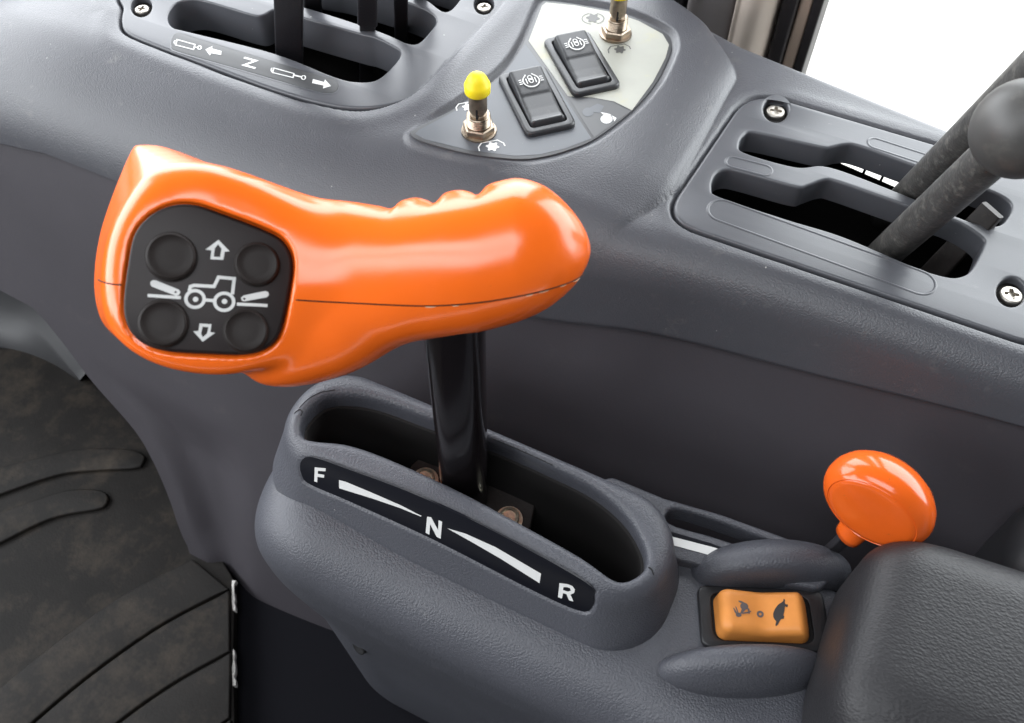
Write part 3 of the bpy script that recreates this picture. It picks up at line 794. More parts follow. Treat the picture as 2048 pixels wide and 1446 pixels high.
def pto_rocker(c_px, label, deg):
    P = onz(*c_px, ZSW)
    d = A3(math.cos(math.radians(deg)), math.sin(math.radians(deg)), 0)
    fr = Frame(P, d, np.cross(EZ, d))
    t = thing("rocker_switch", label, "switch", P, fr.axes, "black rocker switches on the panel")
    outer = round_poly([(-27, -14.5), (27, -14.5), (27, 14.5), (-27, 14.5)], 5, 6)
    inner = round_poly([(-22.6, -10.6), (22.6, -10.6), (22.6, 10.6), (-22.6, 10.6)], 2.5, 5)
    add("bezel", *slab(fr, outer, [inner], top=3.0, bevel=1.6, depth=3.1, hole_depth=2.6, hole_bevel=0.6), M['rocker'], t, sharp=50)
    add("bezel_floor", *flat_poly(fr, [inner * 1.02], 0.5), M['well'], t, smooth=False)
    prof = ([-22, -20.5, -19, -8, -1.6, -0.8, 0, 10, 16, 18.3, 19.3, 20.4, 21.2, 22], [5.2, 8.2, 9.0, 7.6, 6.4, 6.2, 5.7, 4.6, 4.2, 4.3, 5.0, 5.2, 4.6, 3.0])
    Lc, Fc = rocker_grid(43.5, 19.6, prof, 70, 24, 2.2, 0.6, 0.02)
    rk = add("rocker", to_world(fr, Lc), Fc, M['rocker'], t)
    # the raised dots along the top end and the engraved symbol
    f2 = Frame(P + fr.e3 * 7.9 - fr.e1 * 8, fr.e1 - fr.e3 * 0.125, fr.e2)
    for k in range(4):
        add("grip_dot", *lathe([(0.7, -0.6), (0.65, 0.0), (0.4, 0.2), (0.0, 0.25)], fr.O + fr.e1 * -18.2 + fr.e2 * (-6.6 + 4.4 * k) + fr.e3 * 8.7, fr.e3, 10), M['rocker'], rk)
    h = 0.28; pr = []
    cx = -1.0
    pr.append(ribbon(f2, np.array([(cx + 4.6 * math.cos(a), 4.6 * math.sin(a)) for a in np.radians(np.linspace(-140, 140, 26))]), 0.7, h))
    pr.append(ribbon(f2, np.array([(cx - 5.0, 1.8), (cx - 3.4, 3.0)]), 0.7, h + .01)); pr.append(ribbon(f2, np.array([(cx - 5.0, -1.8), (cx - 3.4, -3.0)]), 0.7, h + .01))
    pr.append(ribbon(f2, np.array([(cx + 1.6 * math.cos(a), 1.2 * math.sin(a)) for a in np.linspace(0, 2 * math.pi, 18, endpoint=False)]), 0.55, h + .02, True))
    pr.append(ribbon(f2, np.array([(cx + 0.0 + 1.6 * math.cos(a) - 2.2, 1.2 * math.sin(a)) for a in np.linspace(0, 2 * math.pi, 18, endpoint=False)]), 0.5, h + .03, True))
    for sgn in (-1, 1):
        pr.append(ribbon(f2, np.array([(cx - 2.0, sgn * 2.6), (cx + 2.0, sgn * 2.6)]), 0.6, h + .04))
        for k_ in range(3):
            pr.append(ribbon(f2, np.array([(cx - 1.8 + 1.5 * k_, sgn * 5.2), (cx - 1.6 + 1.5 * k_, sgn * 7.0)]), 0.6, h + .05))
    add("clutch_symbol", *merge(pr), M['white'], rk, smooth=False)
    return t
pto_rocker((1072, 205), "black rocker switch on the grey field beside the nearer yellow cap", -46)
pto_rocker((1162, 130), "black rocker switch on the cream field of the switch panel", -46)

# ------------------------------------------------------------------ yellow capped pull switches
def pull_switch(px, label):
    P = onz(*px, ZSW + 0.2)
    t = thing("pull_switch", label, "switch", P, group="yellow capped pull switches")
    add("washer", *lathe([(9.6, 0.0), (9.6, 0.9), (9.2, 1.1), (5.0, 1.1)], P, EZ, 36), M['brass'], t, sharp=40)
    hexr = []
    for hh, rr in ((1.1, 8.6), (1.3, 8.9), (4.6, 8.9), (5.3, 8.2)):
        l = np.array([(rr * math.cos(math.radians(60 * k + 12)), rr * math.sin(math.radians(60 * k + 12))) for k in range(6)])
        l = round_poly(l, 0.8, 3); hexr.append(np.c_[l, np.full(len(l), hh)] + P)
    add("nut", *loft(hexr), M['brass'], t, sharp=30)
    prof = [(6.4, 5.3)]
    for k in range(5):
        prof += [(6.5, 5.5 + k * 1.1), (6.1, 6.0 + k * 1.1)]
    prof += [(6.4, 11.2), (6.0, 11.6), (4.6, 11.7)]
    add("threaded_collar", *lathe(prof, P, EZ, 32), M['brass'], t, sharp=35)
    add("stem", *lathe([(4.5, 9), (4.5, 12.5), (4.0, 12.8), (4.0, 14.4), (4.9, 14.6), (4.9, 27)], P, EZ, 28), M['brass'], t, sharp=35)
    add("stem_slot", *bar(P + A3(1.5, -4.0, 11.9), P + A3(1.5, -4.0, 18), 1.1, 1.1, 1.6, EX, 0.2), M['crack'], t, smooth=False)
    add("cap", *lathe([(5.0, 26.0), (6.5, 26.0), (6.8, 26.4), (6.9, 30.6), (6.7, 31.2), (6.3, 31.8), (5.4, 34.0), (4.2, 35.8), (2.7, 37.0), (1.2, 37.6), (0.0, 37.7)], P, EZ, 40), M['yellow'], t, sharp=50)
    return t
pull_switch((958, 262), "yellow capped pull switch on the grey field near the orange grip")
pull_switch((1231, 68), "yellow capped pull switch on the cream field at the top edge")

# ------------------------------------------------------------------ levers in the front gate
def bar_lever(label, base_px, top_px, zb, zt_, w, th, hook=False):
    p0, p1 = onz(*base_px, zb), onz(*top_px, zt_)
    t = thing("hydraulic_lever", label, "lever", p0, group="black levers in the front gate")
    pe = p1 + nrm(p1 - p0) * 70
    add("lever_bar", *bar(p0, pe, w, w, th, RIGHT, 1.2), M['bar'], t, sharp=40)
    add("lever_knob", *lathe([(4, -4), (8, 0), (10.5, 8), (11.5, 18), (10, 26), (6, 30), (0, 31)], pe - nrm(p1 - p0) * 3, nrm(p1 - p0), 28), M['lever_knob'], t)
    if hook:
        q = onz(base_px[0] + 2, 58, zt_ + 3)
        q = p0 + (p1 - p0) * 0.62
        add("lever_clip", *bar(q, p1 + EZ * 4, w * 1.25, w * 1.15, th * 1.6, RIGHT, 1.6), M['bar'], t, sharp=40)
    return t
bar_lever("widest black lever bar in the front gate, leftmost of the front slot", (580, 205), (577, -60), -395, -282, 16.5, 7)
bar_lever("black lever bar with a stepped clip near the right end of the front slot", (733, 172), (737, -60), -395, -285, 9.5, 6, True)
bar_lever("slim black lever bar in the middle slot, right of the clipped bar", (803, 110), (801, -60), -385, -290, 8.6, 6)
bar_lever("short black lever end behind the widest bar in the middle slot", (630, 60), (622, -60), -385, -300, 11, 6)
bar_lever("black lever bar at the top edge in the rear slot", (845, 40), (838, -60), -385, -300, 9, 6)

# ------------------------------------------------------------------ levers in the rear gate
def stick(label, base, top, r, ball=None, name="remote_lever"):
    t = thing(name, label, "lever", base, group="round levers in the rear gate")
    P = np.linspace(0, 1, 12)[:, None] * (top - base) + base
    add("rod", *tube(P, r, 20), M['lever'], t)
    if ball is not None:
        c, R_ = ball; d = nrm(top - base)
        prof = [(r + 0.4, -R_ * 1.05), (R_ * 0.42, -R_ * 0.98)] + [(R_ * math.sin(a), -R_ * math.cos(a) * 1.06) for a in np.linspace(0.5, math.pi - 0.001, 22)]
        add("ball_knob", *lathe(prof, c, d, 40), M['lever_knob'], t)
    return t
b1, t1 = onz(1755, 520, -368), onz(2012, 288, -238)
stick("grey worn round lever with a ball knob in the rear gate", b1, t1, 8.8, (onz(2046, 258, -228), 18.5))
b2, t2 = onz(1772, 436, -385), onz(2125, 88, -205)
stick("round lever without a knob in view, behind the ball knob lever", b2, t2, 8.8)
bb, bt = onz(1858, 556, -372), onz(1978, 428, -330)
t = thing("detent_link", "dark flat link rising from the right end of the rear gate's near slot", "linkage", bb)
add("link_bar", *bar(bb, bt, 13, 11, 5, nrm(A3(1, -0.6, 0)), 1.2), M['link'], t, sharp=40)
add("link_pad", *bar(bt - (bt - bb) * 0.28, bt + (bt - bb) * 0.06, 13, 12, 5.4, nrm(A3(1, -0.6, 0)), 1.2), M['link'], t, sharp=40)

# ------------------------------------------------------------------ shuttle console (pod)
ZR = -385.0
pod = thing("shuttle_console", "charcoal pod with oval opening, lettered label and switch guards", "console", A3(-100, 175, -700))
open_px = [(601, 857), (608, 830), (641, 799), (685, 791), (753, 801), (861, 840), (973, 879), (1090, 930), (1188, 979), (1252, 1033), (1286, 1087), (1293, 1126), (1281, 1145), (1252, 1160), (1222, 1155), (1164, 1116), (1066, 1062), (919, 984), (783, 921), (700, 891), (636, 882), (609, 874)]
OP = resample(smooth_loop(zpoly(open_px, ZR - 2), 6), 3.0)
YF, XC, HLX = 149.0, -107.0, 100.5                       # front of the rim, middle, half length
OPF = Field(OP, 30, 0.5)
def bezel_f(P):
    x, y, z = P[:, 0], P[:, 1], P[:, 2]
    dz = ZR - z
    hx = HLX + 0.26 * dz
    y0 = YF - 0.44 * dz; y1 = 202.5 + 0.05 * dz
    cy = (y0 + y1) / 2; hy = (y1 - y0) / 2
    r = np.minimum(30.0, hy - 1)
    qx = np.abs(x - XC) - (hx - r); qy = np.abs(y - cy) - (hy - r)
    out = np.hypot(np.maximum(qx, 0), np.maximum(qy, 0)) + np.minimum(np.maximum(qx, qy), 0) - r
    out = out * 0.92
    hole = -OPF(x, y)
    rim = z - (ZR + 1.5 - 0.00045 * (x - XC) ** 2 * 0.5)
    f = smax(out, rim, 9.0)
    f = smax(f, hole, 5.0)
    f = smax(f, -(z + 423), 3.0)
    # label pocket
    q = (P - LF.O) @ np.stack(LF.axes, 1)
    pk = LBLF(q[:, 0], q[:, 1])
    pocket = np.maximum(pk - 1.2, -(q[:, 2] + 1.1))
    f = smax(f, -pocket, 1.2)
    return f
LF = Frame(A3(XC, YF - 0.44 * 14, ZR - 14), EX, nrm(A3(0, 0.44, 1)))
lbl_px = [(600, 935), (605, 922), (625, 918), (700, 944), (822, 990), (968, 1057), (1164, 1165), (1184, 1195), (1180, 1216), (1158, 1222), (1066, 1182), (871, 1082), (700, 1004), (617, 968), (603, 950)]
LBL = resample(LF.px(smooth_loop(lbl_px, 6)), 2.5)
LBLF = Field(LBL, 15, 0.4)
Vb, Fb = surfnet(bezel_f, (-240, 118, -442), (26, 222, -376), 1.0)
add("bezel", Vb, Fb, M['pod'], pod)
lab = add("label_plate", *slab(LF, inset(LBL, -0.6), top=-0.7, bevel=0.15, depth=1.0), M['label_black'], pod, sharp=40)
def on_label(name, loops): return add(name, *flat_poly(LF, [LF.px(l) for l in loops], -0.62), M['white'], lab, smooth=False)
on_label("letter", [[(628, 936), (650, 938), (649.5, 944), (634.5, 943), (634, 949), (647, 951), (646.5, 957), (633.5, 955), (633, 966), (627, 964)]])
on_label("letter", [[(853, 1035), (861, 1036), (875, 1062), (876, 1042), (883, 1045), (880, 1079), (872, 1075), (859, 1050), (857.5, 1071), (850, 1067)]])
on_label("letter", [[(1118, 1168), (1134, 1170), (1144, 1174), (1149, 1181), (1147, 1188), (1140, 1191), (1146, 1205), (1137, 1202), (1132, 1190), (1125, 1188), (1123, 1199), (1115, 1196)],
                    [(1126, 1176), (1125, 1182), (1135, 1185), (1141, 1183), (1139, 1178), (1133, 1176)]])
on_label("tapering_wedge", [[(676.5, 961.5), (690, 965), (745, 988), (800, 1012), (842, 1033.5), (840, 1034.5), (800, 1018), (745, 999), (677, 978)]])
on_label("tapering_wedge", [[(893, 1058), (930, 1069), (990, 1096), (1081, 1149), (1078, 1168), (1000, 1119), (950, 1090)]])

# skirt and the shelf with the switch guards
A_EAR = math.radians(27)
ER = np.array([(math.cos(A_EAR), math.sin(A_EAR), 0), (-math.sin(A_EAR), math.cos(A_EAR), 0), (0, 0, 1)])
def skirt_f(P):
    x, y, z = P[:, 0], P[:, 1], P[:, 2]
    top = z + 419 - 6 * sstep(-110, -200, x)
    front = (105 + 5 * sstep(-455, -560, z) - y + 0.05 * np.maximum(-470 - z, 0) - 0.10 * np.maximum(x - 0, 0) - 0.0 * x) * 0.98
    back = y - 214 - 0.02 * x
    lx = -228 + 12 * sstep(-450, -530, z)
    left = (lx - x) * 0.96
    f = smax(top, front, 34.0)
    f = smax(f, left, 58.0)
    f = smax(f, back, 16.0)
    f = np.maximum(f, x - 300)
    f = smax(f, -(z + 716), 4)
    # hollow under the opening
    hole = np.maximum(OPF(x, y) + 1.0, -(z + 562))
    f = np.maximum(f, -hole)
    return f
Vs_, Fs_ = surfnet(skirt_f, (-250, 62, -722), (306, 236, -406), 1.7)
add("skirt", Vs_, Fs_, M['pod'], pod)
lin = ccw(OP); linN = loop_normals(lin)
add("well_shade_liner", *loft([np.c_[lin - linN * a, np.full(len(lin), z)] for a, z in ((-5, ZR - 12), (1.0, ZR - 12), (1.4, ZR - 13), (1.6, -476))], False, False), M['well'], pod)  # near-black lining stands in for the shade inside the opening
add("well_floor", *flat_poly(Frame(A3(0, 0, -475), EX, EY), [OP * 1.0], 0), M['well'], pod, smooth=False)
def guard(c, R_, cut):
    def f(P):
        e = sd_ell(P, c, ER, R_)
        q = (P - c) @ ER.T
        e = smax(e, cut[0] * (q[:, 1] - cut[1]), 5.0)
        return smax(e, -(P[:, 2] + 430), 1.0)
    Vg, Fg = surfnet(f, c - 50, c + 50, 1.0)
    add("switch_guard", Vg, Fg, M['pod'], pod)
guard(A3(42, 156, -424), A3(40, 14, 25), (1, 7))
guard(A3(40, 207, -424), A3(40, 15, 26), (-1, -9))
# dark joint lines of the bezel and the hair crack at its right end
def crack(parent, pts, r=0.3, mat='crack', name="joint_line"):
    P = smooth_line(pts, 6)
    add(name, *tube(P, r, 6), M[mat], parent)
def snap(f, P, it=6):
    P = np.array(P, float)
    for _ in range(it):
        f0 = f(P); g_ = np.stack([(f(P + np.eye(3)[i] * .05) - f0) / .05 for i in range(3)], 1)
        P = P - f0[:, None] * g_ / np.maximum((g_ * g_).sum(1), .05)[:, None]
    return P
crack(pod, snap(bezel_f, [onz(u, v, ZR) for u, v in ((582, 822), (590, 818), (598, 816), (606, 822), (609, 830))]))
crack(pod, snap(bezel_f, [onz(u, v, ZR) for u, v in ((1292, 1130), (1300, 1133), (1307, 1139), (1314, 1150))]), 0.35)
crack(pod, snap(bezel_f, [onz(u, v, ZR) for u, v in ((978, 885), (1030, 907), (1090, 934), (1097, 938), (1096, 945))]), 0.25)
crack(pod, snap(bezel_f, [onz(u, v, ZR) for u, v in ((596, 812), (615, 796), (640, 784), (670, 779))]), 0.25)

# the small throttle quadrant behind the pod
FQ = Frame(A3(0, 0, -412), EX, EY)
quad = add("quadrant_plate", *slab(FQ, resample(round_poly(FQ.px([(1195, 960), (1225, 952), (1330, 995), (1440, 1026), (1540, 1062), (1700, 1120), (1640, 1180), (1400, 1130), (1300, 1105)]), 6, 5), 2),
           [resample(FQ.px(smooth_loop([(1332, 1036), (1337, 1021), (1360, 1018), (1420, 1036), (1500, 1064), (1560, 1090), (1550, 1104), (1500, 1095), (1420, 1070), (1350, 1050)], 5)), 1.5)], top=0, bevel=2.2, depth=14, hole_depth=12), M['pod'], pod, sharp=50)
add("quadrant_label", *flat_poly(FQ, [FQ.px([(1222, 972), (1260, 985), (1305, 1010), (1318, 1022), (1316, 1042), (1330, 1060), (1420, 1086), (1480, 1108), (1470, 1118), (1400, 1098), (1345, 1078), (1300, 1050), (1250, 1000)])], 0.15), M['label_black'], quad, smooth=False)
add("white_mark", *flat_poly(FQ, [FQ.px([(1345, 1074), (1430, 1096), (1470, 1108), (1450, 1115), (1420, 1111), (1339, 1089)])], 0.3), M['white'], quad, smooth=False)
add("white_mark", *flat_poly(FQ, [FQ.px([(1321, 1064), (1332, 1067), (1335, 1078), (1326, 1072)])], 0.3), M['white'], quad, smooth=False)
add("white_mark", *flat_poly(FQ, [FQ.px([(1276, 1014), (1287, 1015), (1287, 1018), (1277, 1018)])], 0.3), M['white'], quad, smooth=False)
# plug on the skirt's lower face
pl = snap(skirt_f, [ony(740, 1264, 125)])[0]
add("plug", *lathe([(5.2, -3), (5.2, 0.4), (4.6, 0.8), (3.8, 0.2), (0, 0.1)], pl, nrm(A3(-0.25, -0.9, 0.35)), 20), M['crack'], pod)

# ------------------------------------------------------------------ bracket and bolts seen in the opening
br = thing("lever_bracket", "rusty black bracket with two yellow zinc bolts inside the pod opening", "bracket", A3(-117, 183, -461))
p_l, p_r = onz(849, 955, -428), onz(1018, 1034, -428)
add("plate", *slab(Frame(A3(0, 0, -433), EX, EY), round_poly(zpoly([(800, 990), (822, 930), (848, 908), (880, 915), (985, 960), (1075, 985), (1060, 1060), (1000, 1080)], -433), 5, 4), top=0, bevel=1, depth=5), M['link'], br, sharp=40)
for p in (p_l, p_r):
    add("bolt", *lathe([(7.2, -4.8), (7.2, -3.6), (5.3, -3.5), (5.3, 0.0), (5.0, 0.6), (3.8, 0.8), (3.5, 0.4), (0, 0.3)], p, nrm(A3(0.05, -0.1, 1)), 24), M['zinc'], br, sharp=40)

# ------------------------------------------------------------------ orange rocker switch
OFZ = -418.0
oc = onz(1535, 1217, -404)
fr = Frame(A3(oc[0], oc[1], -418.6), nrm(A3(math.cos(math.radians(23.5)), math.sin(math.radians(23.5)), 0)), EY)
t = thing("rocker_switch", "faded orange rocker switch with hare and tortoise symbols beside the armrest", "switch", fr.O, fr.axes)
outer = round_poly([(-29, -15), (31, -15), (31, 15), (-29, 15)], 5, 6); inner = round_poly([(-23.2, -11.4), (23.6, -11.4), (23.6, 11.4), (-23.2, 11.4)], 5, 5)
add("bezel", *slab(fr, outer, [inner], top=2.2, bevel=1.2, depth=3, hole_depth=2, hole_bevel=0.5), M['black'], t, sharp=50)
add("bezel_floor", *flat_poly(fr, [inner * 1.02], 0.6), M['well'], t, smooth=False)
sp_ = np.linspace(-22, 22, 60)
hp_ = 11.3 + 3.0 * (sp_ / 20) ** 2 - 1.0 * np.exp(-((sp_ + 1) / 6) ** 2) - 2.0 * sstep(-16, -22, sp_) - 2.0 * sstep(16, 22, sp_)
FA = np.stack(fr.axes, 1)
def rocker_f(Q):
    a, b, h = Q[:, 0], Q[:, 1], Q[:, 2]
    side = smax(np.abs(a) - 21.8 + 0.06 * h, np.abs(b) - 11.0 + 0.07 * h, 5.0)
    f = smax(side, (h - np.interp(a, sp_, hp_)) * 0.9, 4.0)
    f = smax(f, 0.86 * (a - 18.5) + 0.5 * (h - 10.0), 3.0)
    return np.maximum(f, -0.5 - h)
Vr_, Fr_ = surfnet(rocker_f, (-24, -14, -2), (24, 14, 20), 0.5)
rk = add("rocker", Vr_ @ FA.T + fr.O, Fr_, M['orange_rocker'], t)
FO = Frame(fr.O + fr.e3 * 11.2, fr.e1, fr.e2)
def on_rocker(nm, pts, mat):
    L = resample(FO.px(pts), 0.5)
    V_, F_ = flat_poly(FO, [L], 0.0)
    ll = (V_ - fr.O) @ np.stack(fr.axes, 1)
    hh = np.interp(ll[:, 0], sp_, hp_) + 0.22
    V_ = to_world(fr, np.c_[ll[:, :2], hh])
    return add(nm, V_, F_, mat, rk, smooth=False)
Z8 = 300 / 2048.0
def z8(pts): return [(1380 + x * Z8, 1140 + y * Z8) for x, y in pts]
on_rocker("tortoise_symbol", z8([(1272, 402), (1290, 410), (1288, 460), (1300, 478), (1332, 482), (1322, 518), (1300, 510), (1290, 505), (1284, 560), (1268, 628), (1284, 634), (1276, 672), (1240, 672), (1222, 700), (1200, 748), (1172, 770), (1166, 742), (1180, 700), (1160, 680), (1138, 640), (1136, 590), (1160, 530), (1200, 476), (1250, 446), (1268, 430)]), M['dark_print'])
hare = [arc_px((735, 505), 58, 50, 0, 345, 18), arc_px((655, 628), 42, 30, 0, 345, 14), [(655, 430), (700, 436), (745, 458), (735, 470), (690, 462), (652, 450)],
        [(575, 535), (590, 540), (640, 606), (622, 622), (600, 600)], [(605, 515), (622, 520), (655, 600), (638, 606)], [(672, 610), (700, 545), (760, 545), (700, 612)],
        [(700, 596), (770, 580), (835, 558), (838, 566), (795, 596), (705, 614)], [(770, 520), (805, 530), (818, 590), (798, 615), (788, 570)]]
parts = []
for k_, l_ in enumerate(hare):
    L = resample(FO.px(z8(l_)), 0.5); V_, F_ = flat_poly(FO, [L], 0.0)
    ll = (V_ - fr.O) @ np.stack(fr.axes, 1)
    parts.append((to_world(fr, np.c_[ll[:, :2], np.interp(ll[:, 0], sp_, hp_) + 0.18 + 0.02 * k_]), F_))
add("hare_symbol", *merge(parts), M['grey_print'], rk, smooth=False)
rg = ribbon(FO, FO.px(z8(arc_px((962, 597), 34, 32, 0, 345, 20))), 1.0, 0.0, True)
ll = (rg[0] - fr.O) @ np.stack(fr.axes, 1)
add("ring_symbol", to_world(fr, np.c_[ll[:, :2], np.interp(ll[:, 0], sp_, hp_) + 0.22]), rg[1], M['grey_print'], rk, smooth=False)

# ------------------------------------------------------------------ armrest
arm = thing("armrest", "black grained vinyl armrest at the lower right corner", "armrest", A3(160, 150, -470))
def arm_f(P):
    x, y, z = P[:, 0], P[:, 1], P[:, 2]
    top = z + 350 + 0.0006 * (y - 165) ** 2
    left = 69 - x
    far = y - 221 - 0.10 * np.minimum(x - 60, 200)
    near = 114 - y
    f = smax(top, left, 24)
    f = smax(f, far, 24)
    f = smax(f, near, 44)
    f = smax(f, -(z + 416), 8)
    return smax(f, x - 520, 20)
Va, Fa = surfnet(arm_f, (50, 90, -424), (530, 280, -340), 1.8)
add("cushion", Va, Fa, M['armrest'], arm)
sup = A3(150, 268, -420)
def sup_f(P): return smax(sd_box(P, A3(185, 262, -430), (50, 34, 52), 26), arm_f(P) * -1 - 0, 4)
Va, Fa = surfnet(sup_f, (120, 215, -500), (245, 305, -365), 2.0)
add("support", Va, Fa, M['black'], arm)

# ------------------------------------------------------------------ orange knob lever
kc = at(1757, 1000, 400)
vd = -nrm(ray(1757, 1000))
tl = nrm(-0.47 * RIGHT - 0.88 * UP)
kn = nrm(math.cos(math.radians(50)) * vd + math.sin(math.radians(50)) * tl)
km = nrm(0.88 * RIGHT - 0.47 * UP)
t = thing("throttle_lever", "orange disc knob on a black throttle stalk behind the armrest", "lever", kc - EZ * 40)
prof = [(0, -15.5), (6, -15.2), (12, -14), (17, -11.4), (20.5, -7.8), (22.6, -3.6), (23.2, 0.5), (22.7, 4.0), (21.3, 7.2), (19.6, 9.3), (18.8, 9.9), (18.5, 9.55), (18.3, 9.55), (18.0, 10.0), (16, 10.4), (9, 10.9), (0, 11.0)]
prof = [(r_ * 0.91, h_ * (1.15 if h_ < 0 else 0.95)) for r_, h_ in prof]
add("knob", *lathe(prof, kc, kn, 64, km, 1.20), M['orange_knob'], t, sharp=50)
kq = nrm(tl - np.dot(tl, kn) * kn); nk = kc + kq * 13 - km * 1 - kn * 2
n2 = kc + kq * 35 - km * 5 - kn * 2
add("neck", *tube(np.linspace(nk, n2, 8), np.linspace(8.4, 6.6, 8), 18, 0.75), M['orange_knob'], t)
add("stalk", *bar(n2 + (nk - n2) * 0.2, n2 + kq * 26 - km * 6, 7, 7, 4, RIGHT, 1.0), M['bar'], t, sharp=40)

# ------------------------------------------------------------------ the shuttle lever with its orange grip
lev = thing("shuttle_lever", "big orange lever grip with black keypad on a black shaft", "lever", A3(-117, 183, -450))
KO = at(415, 560, 316)
kn_ = nrm(-nrm(ray(415, 560)) + 0.10 * UP - 0.10 * RIGHT)
FK = Frame(KO, RIGHT - np.dot(RIGHT, kn_) * kn_, UP)
front_px = [(209, 610), (210, 520), (236, 438), (295, 374), (375, 342), (450, 346), (530, 388), (594, 468), (614, 560), (606, 660), (562, 724), (475, 753), (380, 750), (296, 724), (236, 676)]
back_px = [(192, 615), (187, 540), (205, 440), (257, 304), (285, 286), (345, 297), (480, 356), (580, 430), (620, 540), (600, 645), (550, 700), (470, 728), (380, 730), (288, 708), (218, 662)]
HD = 44.0
def lp(a, n=8): return smooth_loop(a, n)
PF = lp(FK.px(front_px, 0.0)); PB = lp(FK.px(back_px, -HD * 0.8))
FB = Frame(at(850, 540, 335), RIGHT, UP)
sc_ = 335.0 / FPX
tab_u = np.array([440, 560, 640, 700, 780, 840, 900, 950, 1000, 1040, 1080, 1110, 1135, 1155, 1170, 1178, 1182])
tab_t = np.array([396, 393, 398, 403, 412, 407, 397, 388, 374, 366, 374, 391, 413, 436, 460, 480, 497])
tab_b = np.array([700, 700, 700, 706, 694, 681, 673, 666, 654, 642, 625, 606, 585, 563, 539, 520, 503])
bmp_u = np.array([440, 560, 640, 700, 760, 787, 805, 835, 862, 872, 890, 920, 945, 957, 975, 1010, 1040, 1080, 1110, 1135, 1155, 1170, 1178, 1182])
bmp_t = np.array([396, 392, 397, 403, 413, 419, 403, 397, 405, 412, 389, 382, 388, 396, 373, 362, 359, 370, 389, 412, 436, 460, 480, 497])
ta = (tab_u - 850) * sc_; ba = (bmp_u - 850) * sc_
def line_tab(xa, ya):
    s = smooth_line(np.stack([xa, ya], 1), 6); return s[:, 0], s[:, 1]
T1 = line_tab(ta, -(tab_t - 540) * sc_); T2_ = line_tab(ba, -(bmp_t - 540) * sc_); B1 = line_tab(ta, -(tab_b - 540) * sc_)
a_end = (1182 - 850) * sc_; a_r = (1030 - 850) * sc_
def grip_body(q):
    a, b, c = q[:, 0], q[:, 1], q[:, 2]
    tp = np.interp(a, *T1); tb = np.interp(a, *T2_)
    w = sstep(17, 2, c); top = tp * (1 - w) + tb * w
    bot = np.interp(a, *B1)
    over = np.maximum(a - a_end, 0)
    mid = 0.52 * top + 0.48 * bot; hb = np.maximum((top - bot) / 2, 0.4)
    e = np.clip((a - a_r) / (a_end - a_r), 0, 1)
    hc = 23.5 * np.sqrt(np.maximum(1 - e ** 2.2, 0.0004)) * (0.82 + 0.18 * sstep(-40, 20, a))
    cc = -3.0 + 3.0 * sstep(-60, 10, a) - 2 * e
    up = (b - mid) / np.where(b > mid, np.maximum(top - mid, .4), np.maximum(mid - bot, .4))
    dc = (c - cc) / np.maximum(hc, 0.5)
    p = 2.25
    k = (np.abs(up) ** p + np.abs(dc) ** p) ** (1 / p)
    f = (k - 1) * np.minimum(hb, np.maximum(hc, 3.0)) * 0.9
    return smax(f, (470 - 850) * sc_ - a, 8.0) + over * 1.0
LOBE = at(632, 701, 343)
ld = nrm(0.92 * RIGHT + 0.30 * UP)
LAX = np.array([ld, nrm(np.cross(-FWD, ld)), -FWD])
KP_px = [(300, 428), (345, 408), (390, 408), (440, 424), (530, 459), (568, 483), (585, 520), (581, 575), (562, 660), (535, 695), (490, 709), (420, 708), (330, 702), (280, 684), (252, 650), (245, 605), (255, 520), (268, 465)]
KPL = resample(FK.px(smooth_loop(KP_px, 6), 2.0), 2.0)
KPF = Field(KPL, 15, 0.4)
HFH = 0.5
HF0 = np.minimum(PF.min(0), PB.min(0)) - 14; HF1 = np.maximum(PF.max(0), PB.max(0)) + 14
hn = np.ceil((HF1 - HF0) / HFH).astype(int) + 1
hx_, hy_ = np.meshgrid(HF0[0] + HFH * np.arange(hn[0]), HF0[1] + HFH * np.arange(hn[1]), indexing='ij')
HFS = np.linspace(-0.12, 1.05, 10)
HFT = np.stack([sd_poly(hx_.ravel(), hy_.ravel(), resample(PF * (1 - q) + PB * q, 2.0)).reshape(hn) for q in HFS])
def grip_f(P):
    q = (P - FB.O) @ np.stack(FB.axes, 1)
    body = grip_body(q)
    k = (P - FK.O) @ np.stack(FK.axes, 1)
    t = np.clip(-k[:, 2] / (HD * 0.8), -0.12, 1.05)
    x, y = k[:, 0], k[:, 1]
    # distance to the outline that widens from the keypad face to the back
    lv = (t + 0.12) / 1.17 * (len(HFS) - 1); li = np.minimum(lv.astype(int), len(HFS) - 2); lt = lv - li
    T = HFT; fx = np.clip((x - HF0[0]) / HFH, 0, T.shape[1] - 1.001); fy = np.clip((y - HF0[1]) / HFH, 0, T.shape[2] - 1.001)
    ii = fx.astype(int); jj = fy.astype(int); uu = fx - ii; vv = fy - jj
    def lev_(q): return (T[q, ii, jj] * (1 - uu) + T[q, ii + 1, jj] * uu) * (1 - vv) + (T[q, ii, jj + 1] * (1 - uu) + T[q, ii + 1, jj + 1] * uu) * vv
    sd = lev_(li) * (1 - lt) + lev_(li + 1) * lt
    sd = (sd + HFH * np.hypot((x - HF0[0]) / HFH - fx, (y - HF0[1]) / HFH - fy)) * 0.9
    head = smax(sd, k[:, 2], 9.0)
    head = smax(head, -k[:, 2] - HD, 14.0)
    lobe = sd_ell(P, LOBE, LAX, A3(26, 11.5, 15))
    f = smin(body, lobe, 12.0)
    f = smin(f, head, 5.0 + 11.0 * sstep(-26, -6, q[:, 1]))
    kp = np.maximum(KPF(x, y) - 0.7, -(k[:, 2] + 2.2))
    return smax(f, -kp, 1.4)
